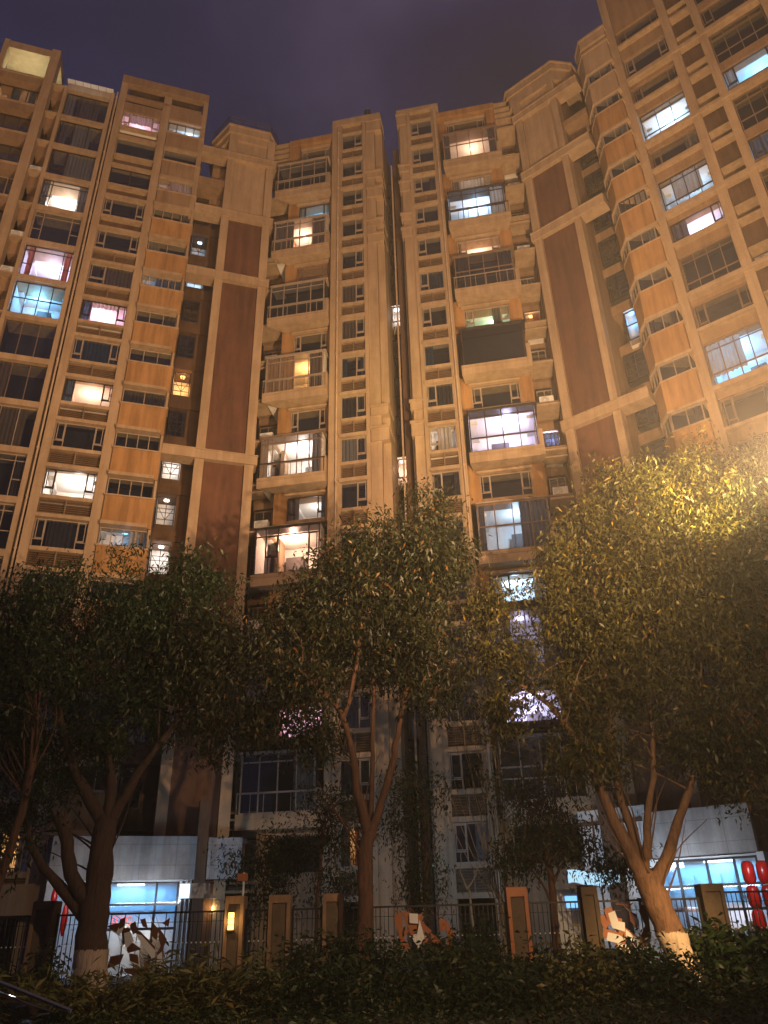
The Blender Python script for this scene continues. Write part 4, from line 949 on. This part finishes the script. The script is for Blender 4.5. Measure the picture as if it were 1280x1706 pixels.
# left tree: thick forked trunk with whitewashed foot
tree('broadleaf_tree', (-7.9, y, .05), 'thick dark tree on the left with whitewashed foot and a trunk forking into four limbs',
     [([(-7.88, y, -.1), (-7.92, y, .8), (-8.0, y, 1.8), (-7.98, y, 2.7), (-8.0, y-.1, 3.6), (-8.0, y, 4.4)], .48, .28, 14),
      ([(-8.0, y, 4.2), (-8.6, y-.1, 5.0), (-9.1, y-.2, 5.8), (-9.7, y-.3, 7.2), (-10.2, y-.2, 9)], .22, .07),
      ([(-8.0, y, 4.2), (-7.6, y+.1, 5.0), (-7.2, y, 5.8), (-6.3, y-.2, 7.0), (-5.7, y-.3, 8.2)], .2, .05),
      ([(-8.0, y, 4.3), (-8.05, y, 5.6), (-8.6, y+.2, 7.0), (-7.6, y+.2, 8.0), (-7.3, y+.3, 10)], .17, .05),
      ([(-8.1, y, 2.2), (-8.7, y-.2, 3.0), (-9.0, y-.3, 4.0), (-9.35, y-.3, 4.5)], .24, .13),
      ([(-8.15, y, 1.9), (-9.0, y-.1, 2.7), (-9.9, y-.2, 3.7), (-10.5, y-.3, 5.4)], .2, .06)],
     [(-9.2, y, 10.3, 2.6, 2.2, 1.7, 7), (-6.9, y, 10.1, 1.8, 1.9, 1.6, 7), (-11.8, y, 9.6, 2.0, 2.0, 2.2, 7), (-8.2, y+.5, 8.0, 2.6, 2.0, 1.5, 6), (-11.2, y, 6.8, 1.8, 1.8, 1.6, 6),
      (-6.1, y, 8.7, .8, 1.2, 1.2, 5), (-9.9, y-.4, 5.5, 1.3, 1.2, .8, 5), (-10.5, y-.6, 4.2, 1.0, 1.0, .9, 5), (-6.0, y+.2, 11.7, .7, .9, .8, 6), (-8.6, y-.3, 6.5, .8, .9, .5, 4)], LM1, BK, .16, 15, 3)
# far-left leaning reddish trunk
tree('broadleaf_tree', (-10.6, 21.5, .05), 'slender reddish leaning trunk cut by the left picture edge',
     [([(-10.6, 21.5, -.1), (-10.2, 21.5, 2), (-9.85, 21.5, 4), (-9.75, 21.5, 5.6), (-9.9, 21.5, 7.2)], .16, .09, 10)],
     [(-10.6, 21.5, 7.9, 1.6, 1.4, 1.2, 5)], LM1, BK3, .15, 13, 4)
# middle tree
tree('broadleaf_tree', (-.93, y, .05), 'tall slim middle tree with orange bark and yellowing leaves on its left lobe',
     [([(-.95, y, -.1), (-.86, y, .9), (-.8, y, 2.0), (-.78, y, 3.2), (-.66, y, 3.9)], .24, .19, 11),
      ([(-.68, y, 3.7), (-.95, y, 4.9), (-1.15, y, 6.1), (-1.5, y-.1, 7.2), (-2.2, y-.2, 7.9), (-3.1, y-.2, 8.4)], .15, .05),
      ([(-1.4, y, 7.0), (-1.15, y, 7.9), (-.85, y-.1, 9.4), (-.75, y-.2, 10.8)], .09, .04),
      ([(-.66, y, 3.7), (-.2, y+.1, 4.9), (.1, y+.1, 5.9), (.4, y+.1, 7.3), (.9, y, 9.2), (1.5, y, 11.5)], .14, .05),
      ([(-.7, y+.1, 3.4), (-.55, y+.3, 5.4), (-.5, y+.3, 7.6), (-.3, y+.2, 10.5)], .09, .04)],
     [(1.85, y, 12.9, 1.0, 1.2, 1.9, 8), (.6, y, 11.6, 2.0, 1.8, 1.9, 8), (-1.0, y, 11.0, 2.2, 1.9, 1.8, 8), (-3.1, y, 9.8, 1.6, 1.5, 1.0, 6), (-5.3, y-.3, 8.6, 1.5, 1.4, 1.4, 7), (1.1, y, 9.5, 1.4, 1.5, 1.4, 6),
      (-1.0, y+.3, 9.0, 2.2, 1.7, 1.2, 7), (-3.6, y-.2, 7.7, 1.9, 1.4, 1.2, 7), (-5.0, y-.3, 6.9, 1.1, 1.1, .9, 5), (-2.6, y, 6.4, .9, .9, .5, 4), (1.3, y-.2, 7.8, .7, .9, .5, 5)], LM2, BK3, .17, 16, 5, twigs=34)
# right tree: leaning whitewashed foot
tree('broadleaf_tree', (7.5, y, .05), 'broad right tree with a leaning whitewashed foot and lamp-lit golden top',
     [([(7.62, y, -.1), (7.42, y, .6), (7.2, y, 1.3), (6.95, y, 2.1), (6.8, y, 2.7)], .40, .34, 14),
      ([(6.85, y, 2.3), (6.45, y-.1, 3.2), (6.1, y-.1, 4.2), (5.7, y, 5.6), (5.0, y, 7.0), (3.9, y-.2, 7.9)], .24, .05),
      ([(6.85, y+.1, 2.4), (6.75, y+.2, 3.5), (6.5, y+.2, 5.0), (6.6, y+.2, 7.5), (6.9, y, 10)], .18, .05),
      ([(6.95, y, 2.3), (7.5, y-.1, 3.1), (7.95, y-.1, 4.0), (8.6, y-.1, 5.2), (9.6, y, 8.5)], .22, .06),
      ([(6.95, y, 3.0), (7.2, y+.1, 4.2), (7.6, y+.1, 5.6), (8.0, y+.1, 9)], .13, .05)],
     [(8.3, y, 14.0, 1.5, 1.7, 1.8, 7), (10.9, y, 14.0, 1.6, 1.8, 1.9, 7), (7.2, y, 12.4, 1.4, 1.7, 1.5, 7), (9.0, y, 12.0, 2.6, 2.1, 1.9, 7), (6.5, y, 10.2, 1.7, 1.8, 1.9, 7), (8.5, y, 9.0, 2.8, 2.2, 2.0, 7),
      (11.2, y, 10.8, 1.8, 1.8, 2.2, 7), (6.1, y, 7.7, 1.6, 1.6, 1.1, 5), (3.6, y, 9.3, 1.0, .9, .8, 2.2), (3.4, y, 10.3, .7, .7, .4, 2), (9.6, y, 6.2, 1.9, 1.6, 1.4, 6), (5.8, y, 5.7, 1.5, 1.2, .9, 5), (3.8, y-.1, 7.0, 1.0, .9, .6, 3)], LMT, BK2, .17, 16, 7, twigs=40)
# far-right tree
tree('broadleaf_tree', (10.7, 21.6, .05), 'tree at the right picture edge whose trunk stands before the red padded columns',
     [([(11.2, 21.6, -.1), (10.6, 21.6, 1.8), (10.2, 21.6, 3.0), (10.0, 21.6, 4.2), (10.4, 21.6, 6), (11.2, 21.6, 9)], .2, .08, 10),
      ([(10.1, 21.6, 3.9), (9.6, 21.6, 5.0), (9.4, 21.6, 6.4)], .1, .04)],
     [(12.3, 21.6, 13.2, 1.6, 1.6, 2.0, 6), (11.3, 21.6, 9.6, 1.9, 1.7, 2.4, 6), (9.9, 21.4, 5.9, 1.5, 1.3, 1.8, 6), (11.0, 21.4, 5.0, 1.4, 1.3, 1.4, 6)], LM2, BK3, .16, 15, 9)
# small trees behind the fence
tree('small_tree', (4.75, 26, .02), 'thin dark young tree with sparse hanging leaves left of the wavy light box',
     [([(4.8, 26, -.1), (4.75, 26, 1.4), (4.8, 26, 2.8), (4.72, 26, 4.2)], .15, .09, 9), ([(4.78, 26, 2.0), (4.4, 26, 2.8), (3.9, 26, 3.4)], .05, .02), ([(4.78, 26, 2.4), (5.3, 26, 3.2), (5.9, 26, 3.5)], .05, .02)],
     [(4.0, 26, 3.5, .6, .5, .35, 3.5), (5.5, 26, 3.5, .7, .5, .5, 3.5), (4.9, 26, 4.4, 1.0, .7, .8, 4), (6.9, 26.5, 3.0, .7, .4, .3, 4), (4.6, 26, 5.6, 1.5, .9, .8, 4)], LM1, BK3, .15, 13, 11, group='small trees behind the fence', twigs=16)
tree('small_tree', (.9, 27, .02), 'dark bushy young tree at the foot of the slot between the towers',
     [([(.9, 27, 0), (1.0, 27, 2), (1.1, 27, 5)], .07, .03, 7)], [(1.0, 27, 5.6, .9, .8, .9, 6), (.6, 27, 4.6, .7, .6, .7, 5), (1.0, 27, 2.7, .6, .6, 1.0, 4)], LM1, BK3, .13, 14, 12, group='small trees behind the fence', twigs=10)
tree('small_tree', (-2.6, 28, .02), 'dense dark young tree behind the two close pillars',
     [([(-2.6, 28, 0), (-2.5, 28, 2.4), (-2.3, 28, 5)], .08, .03, 7)], [(-2.4, 28, 4.8, 1.2, 1.0, 1.1, 6), (-3.6, 28, 3.6, 1.3, 1.0, 1.2, 6), (-4.4, 28, 2.6, .9, .8, 1.3, 5), (-1.9, 28, 3.0, .8, .8, 1.1, 5)], LM1, BK3, .14, 14, 13, group='small trees behind the fence', twigs=12)
# bare many-stemmed shrub
bs = thing('bare_shrub', (3.2, 28, 0), 'tall bundle of bare pale stems rising before the right middle tower', 'shrub'); m = MB(); rr = random.Random(5)
for k in range(20):
    x0 = 3.55+rr.gauss(0, .18); x1 = 2.9+rr.gauss(0, .55); h = rr.uniform(6, 12.5)
    limb(m, [(x0, 28+rr.gauss(0, .15), 0), (x0-.05, 28+rr.gauss(0, .15), 2.0), (x0+(x1-x0)*.4, 28, h*.5), (x1, 28+rr.gauss(0, .3), h)], .03, .008, 5, .12)
for k in range(60):
    z = rr.uniform(3, 11); x = 3.3+rr.gauss(0, .4); m.tube([(x, 28, z), (x+rr.uniform(-.5, .5), 28+rr.uniform(-.3, .3), z+rr.uniform(.4, 1.1))], [.01, .004], 4)
m.build('stems', surf('bare_stem', (.32, .27, .2), (.2, .16, .12), .8, 4.), bs)
bs = thing('bare_sapling', (2.4, 27, 0), 'leafless forked sapling in front of the white louvre panel', 'sapling'); m = MB()
limb(m, [(2.55, 27, 0), (2.45, 27, 1.4), (2.35, 27, 2.6)], .05, .035, 7); limb(m, [(2.35, 27, 2.5), (2.15, 27, 3.0), (2.2, 27, 3.6)], .03, .01, 6); limb(m, [(2.36, 27, 2.55), (2.6, 27, 2.9), (2.8, 27, 3.4)], .03, .01, 6)
m.build('stems', 'kerbm', bs)

# ------------------------------------------------------------------ hedge plants in the bed
def shrub(x, y_, r, h, label, mat=LMB, size=.13, per=14, seed=1, strap=False, dens=7):
    h = h*.74
    t = thing('shrub', (x, y_, .05), label, 'shrub', 'shrubs in the roadside bed')
    m = MB(); rr = random.Random(seed)
    for k in range(7): a = rr.uniform(0, 6.28); m.tube([(x, y_, 0), (x+math.cos(a)*r*.3, y_+math.sin(a)*r*.3, h*.5), (x+math.cos(a)*r*.6, y_+math.sin(a)*r*.6, h*.85)], [.025, .018, .008], 5)
    m.build('stem', BK3, t)
    rg = np.random.default_rng(seed)
    pts = blob_points([(x, y_, h*.55, r, r*.8, h*.5, dens), (x+r*.4, y_-.1, h*.75, r*.5, r*.5, h*.3, dens), (x-r*.5, y_, h*.65, r*.5, r*.5, h*.32, dens)], rg)
    pts[:, 2] = np.clip(pts[:, 2], .08, None)
    leaf_mesh('foliage', pts, mat, t, size*(1.7 if strap else 1), aspect=.18 if strap else .38, per=per, spread=.16, droop=-.3 if strap else .2, seed=seed)
SH = [(-1.6, 21.2, 1.15, 1.5, 'rounded tall bush in front of the fifth sandstone pillar', 0), (-3.6, 18.6, 1.0, .55, 'strap-leaved clump with lamp-lit pale blades below the lantern pillar', 1), (-5.2, 20.5, .8, .45, 'strap-leaved clump right of the dark ribbon artwork', 1),
      (-7.3, 18.6, 1.1, .26, 'low strap-leaved clump below the whitewashed foot of the thick tree', 1), (.7, 20.8, 1.4, 1.25, 'wide dark bush before the central ribbon artwork', 0), (-.2, 18.0, 1.1, .6, 'low bush at the bottom middle with a few red berries', 0),
      (2.6, 21.0, 1.2, 1.0, 'dark bush left of the orange-framed pillar', 0), (3.7, 18.8, .9, .85, 'yellow-tipped bush below the orange-framed pillar', 2), (5.2, 21.2, 1.1, 1.05, 'glossy bush below the orange-brown ribbon artwork', 0), (5.6, 19.2, .7, .5, 'dark bush left of the leaning whitewashed foot', 0),
      (2.0, 18.0, 1.2, .35, 'low dark bush right of the bottom middle', 0), (6.5, 17.6, 1.6, .22, 'low spreading bush at the bottom right', 0), (9.6, 19.0, 1.5, .24, 'low clipped bush below the dark square pillar', 0), (10.2, 22.8, .9, 1.2, 'broad-leaved plant before the red padded columns', 3),
      (8.35, 22.9, .45, 1.35, 'black-looking big-leaved plant right of the leaning whitewashed foot', 3), (-9.3, 21.5, 1.0, .9, 'dark bush left of the thick forked tree', 0), (-5.3, 18.0, .9, .28, 'low clump beside the strap-leaved plants', 1),
      (-2.0, 18.6, 1.0, .6, 'bush just left of the middle trunk', 0), (-10.6, 20, 1.2, .5, 'dark bush behind the parked car', 0), (1.9, 22.8, .8, 1.5, 'upright dark bush before the railing at centre', 0), (12.2, 20.5, 1.3, .4, 'dark bush at the bottom right edge', 0)]
for i, s in enumerate(SH):
    k = s[5]; shrub(s[0], s[1], s[2], s[3], s[4], [LMB, LM3, LM3, LM1][k], [.16, .17, .17, .3][k], 13, 40+i, k == 1, [7, 6, 7, 3][k])
n = 4200; g = np.stack([RNG.uniform(-13, 14, n), RNG.uniform(13.4, 23.6, n), RNG.uniform(.05, .16, n)], 1)
gc = leaf_mesh('ground_cover', g, LMB, None, .12, per=12, spread=.14, droop=-.2, seed=99); tag(gc, 'low leafy ground cover filling the roadside bed', 'ground cover', kind='stuff')
m = MB(); rr = random.Random(2)

# ================================================================== PARKED CAR (side on, nose to the right)
cr = thing('parked_car', (-4.9, 8, -.06), 'black saloon car parked at the bottom left corner with lamp reflections on its windscreen', 'car')
ox, oy, oz = -7.28, 8.0, .0
def loftx(secs, name, mat, smooth=True):
    """secs: (x, z_low, z_high, half width low, half width high); symmetric cross-sections along x"""
    m = MB(); rings = []
    for (x, zl, zh, wl, wh) in secs:
        ring = []
        for j in range(13):
            t = j/12; a = math.pi*t; yy = -math.cos(a); zz = math.sin(a)
            ww = wl+(wh-wl)*zz; sy = math.copysign(abs(yy)**.55, yy); sz = abs(zz)**.6
            ring.append((ox+x, oy+ww*sy, oz+zl+(zh-zl)*sz))
        rings.append(ring)
    for a, b in zip(rings, rings[1:]):
        for j in range(12): m.poly([a[j], b[j], b[j+1], a[j+1]])
        m.poly([a[12], b[12], b[0], a[0]])
    m.poly(rings[0]); m.poly(rings[-1][::-1])
    return m.build(name, mat, cr, smooth=False)
b = loftx([(0, .45, .95, .72, .6), (.15, .28, 1.02, .86, .74), (.8, .2, 1.06, .9, .78), (1.6, .2, 1.02, .91, .8), (2.6, .2, .99, .91, .82), (3.35, .2, .985, .91, .8), (4.1, .2, .9, .9, .76), (4.5, .24, .78, .84, .66), (4.62, .4, .66, .7, .5)], 'body', 'carp')
gl = loftx([(.75, .95, 1.03, .70, .66), (1.45, .95, 1.36, .74, .56), (2.0, .95, 1.44, .76, .56), (2.6, .95, 1.43, .76, .56), (3.0, .95, 1.33, .74, .56), (4.30-.02, .90, .93, .66, .6)] if 0 else
           [(.75, .95, 1.03, .70, .66), (1.45, .95, 1.36, .74, .56), (2.0, .95, 1.44, .76, .56), (2.6, .95, 1.43, .76, .56), (3.0, .95, 1.34, .75, .57), (4.12, .86, .96, .72, .62)], 'windscreen', 'glassb')
rf = loftx([(1.3, 1.30, 1.365, .60, .5), (2.0, 1.36, 1.465, .62, .5), (2.6, 1.35, 1.455, .62, .5), (3.02, 1.27, 1.365, .60, .5)], 'roof', 'carp')
m = MB()
for sgn in (-1, 1):
    m = MB(); m.tube([(ox+4.16, oy+sgn*.70, oz+.94), (ox+3.6, oy+sgn*.66, oz+1.14), (ox+3.02, oy+sgn*.60, oz+1.34), (ox+2.4, oy+sgn*.58, oz+1.43)], .022, 6)
    m.build('windscreen_trim', 'carlight', cr)
for wx in (.85, 3.75):
    for sgn in (-1, 1):
        m = MB(); m.tube([(ox+wx, oy+sgn*.72, oz+.32), (ox+wx, oy+sgn*.93, oz+.32)], .32, 20); wh = m.build('wheel', 'tyre', cr, smooth=False)
        m = MB(); m.tube([(ox+wx, oy+sgn*.93, oz+.32), (ox+wx, oy+sgn*.94, oz+.32)], .2, 12); m.build('rim', 'carlight', wh)
for sgn in (-1, 1): MB().ball((ox+4.5, oy+sgn*.6, oz+.64), .1, .14, .07).build('headlight', 'white', cr, smooth=True)
m = MB(); m.box(W0, ox+.1, ox+.18, -(oy+.5), -(oy-.5), oz+.6, oz+.7); m.build('rear_light', 'red', cr)

# ================================================================== STREET LAMPS (outside the frame) AND THEIR LIGHT
def lamp_post(x, y_, z, label, aim):
    t = thing('street_lamp', (x, y_, 0), label, 'street lamp', 'street lamps lighting the facade')
    m = MB(); m.tube([(x, y_+.35, 0), (x, y_+.35, z*.5), (x, y_+.35, z+.1)], [.12, .09, .06], 12); m.tube([(x, y_+.35, 0), (x, y_+.35, .25)], .2, 12); m.build('post', 'iron', t)
    m = MB(); m.box(W0, x-.3, x+.3, -y_-.1-.25, -y_+.0-.2, z-.15, z+.15); m.build('lamp_head', 'iron', t)
lamp_post(-15, -17, 8, 'street lamp across the road on the left', 0); lamp_post(14, -17, 8, 'street lamp across the road on the right', 0)
PW = .20
spot('flood_a', (-15, -17.9, 8), (-6, 36, 44), 172000*PW, SOD, 62, .32, .6)
spot('flood_b', (14, -17.9, 8), (6, 36, 44), 205000*PW, SOD, 62, .32, .6)
# lamp just outside the right edge of the picture, beside the tree tops
rl_ = thing('street_lamp', (12.2, 16.5, 0), 'second street lamp just beyond the right picture edge, beside the tree tops', 'street lamp', 'street lamps lighting the facade')
MB().tube([(12.2, 16.5, 0), (12.2, 16.5, 11.2)], .08, 10).build('post', 'iron', rl_); MB().box(W0, 11.5, 12.3, -16.8, -16.2, 11.2, 11.35).build('lamp_head', 'iron', rl_)
rl2 = thing('street_lamp', (6.95, 9.9, 0), 'near street lamp just beyond the right picture edge', 'street lamp', 'street lamps lighting the facade')
MB().tube([(7.0, 10, 0), (7.0, 10, 7.1)], .07, 10).build('post', 'iron', rl2); MB().box(W0, 6.5, 7.1, -10.15, -9.8, 7.1, 7.2).build('lamp_head', 'iron', rl2)
spot('lamp_top', (11.6, 16.4, 11.0), (9.6, 23, 15.0), 46000, (1, .70, .24), 48, 1., .15)
spot('lamp_glow', (6.62, 10.0, 7.4), (4.9, 13.0, 12.6), 56000, (1, .60, .30), 132, 1., .1)  # placed close to the frame edge to strengthen the glow
pointl('lamp_glow_side', (6.62, 9.9, 7.4), 4200, (1, .66, .34), .1)  # added point that fills the glow below the spot cone
# added low spots without lamp posts, brightening trunks, pillars and hedge
spot('low_a', (6, 2, 9), (3.0, 22, .3), 1350, (1, .48, .20), 38, 1., .4)
spot('low_b', (-14, 4, 7.5), (-4.2, 21.5, .2), 900, (1, .56, .26), 38, 1., .4)
spot('low_c', (8.5, 13, 5.5), (7.4, 23, .9), 8500, (1, .60, .24), 26, 1., .2)

# ================================================================== ADDED HAZE VOLUME, STANDS IN FOR LENS GLARE
if True:
    hz = MB(); hz.box(W0, -70, 70, 30, -90, -1.2, 66)
    m_, nt, out = new_mat('haze'); v = N(nt, 'ShaderNodeVolumePrincipled', Density=.0016, Anisotropy=.25); v.inputs['Color'].default_value = (.9, .88, .85, 1)
    nt.links.new(v.outputs[0], out.inputs['Volume']); M['haze'] = m_
    ho = hz.build('haze', 'haze', kind='stuff'); ho.data.flip_normals()

scene.view_settings.view_transform = 'Standard'; scene.view_settings.look = 'None'; scene.view_settings.exposure = 0; scene.view_settings.gamma = 1
cy = scene.cycles; scene.render.engine = 'CYCLES'
cy.use_denoising = True; cy.max_bounces = 5; cy.diffuse_bounces = 1; cy.glossy_bounces = 2; cy.transparent_max_bounces = 24; cy.transmission_bounces = 3; cy.volume_bounces = 0
cy.use_adaptive_sampling = True; cy.adaptive_threshold = .025; cy.caustics_reflective = False; cy.caustics_refractive = False; cy.sample_clamp_indirect = 4; cy.sample_clamp_direct = 0
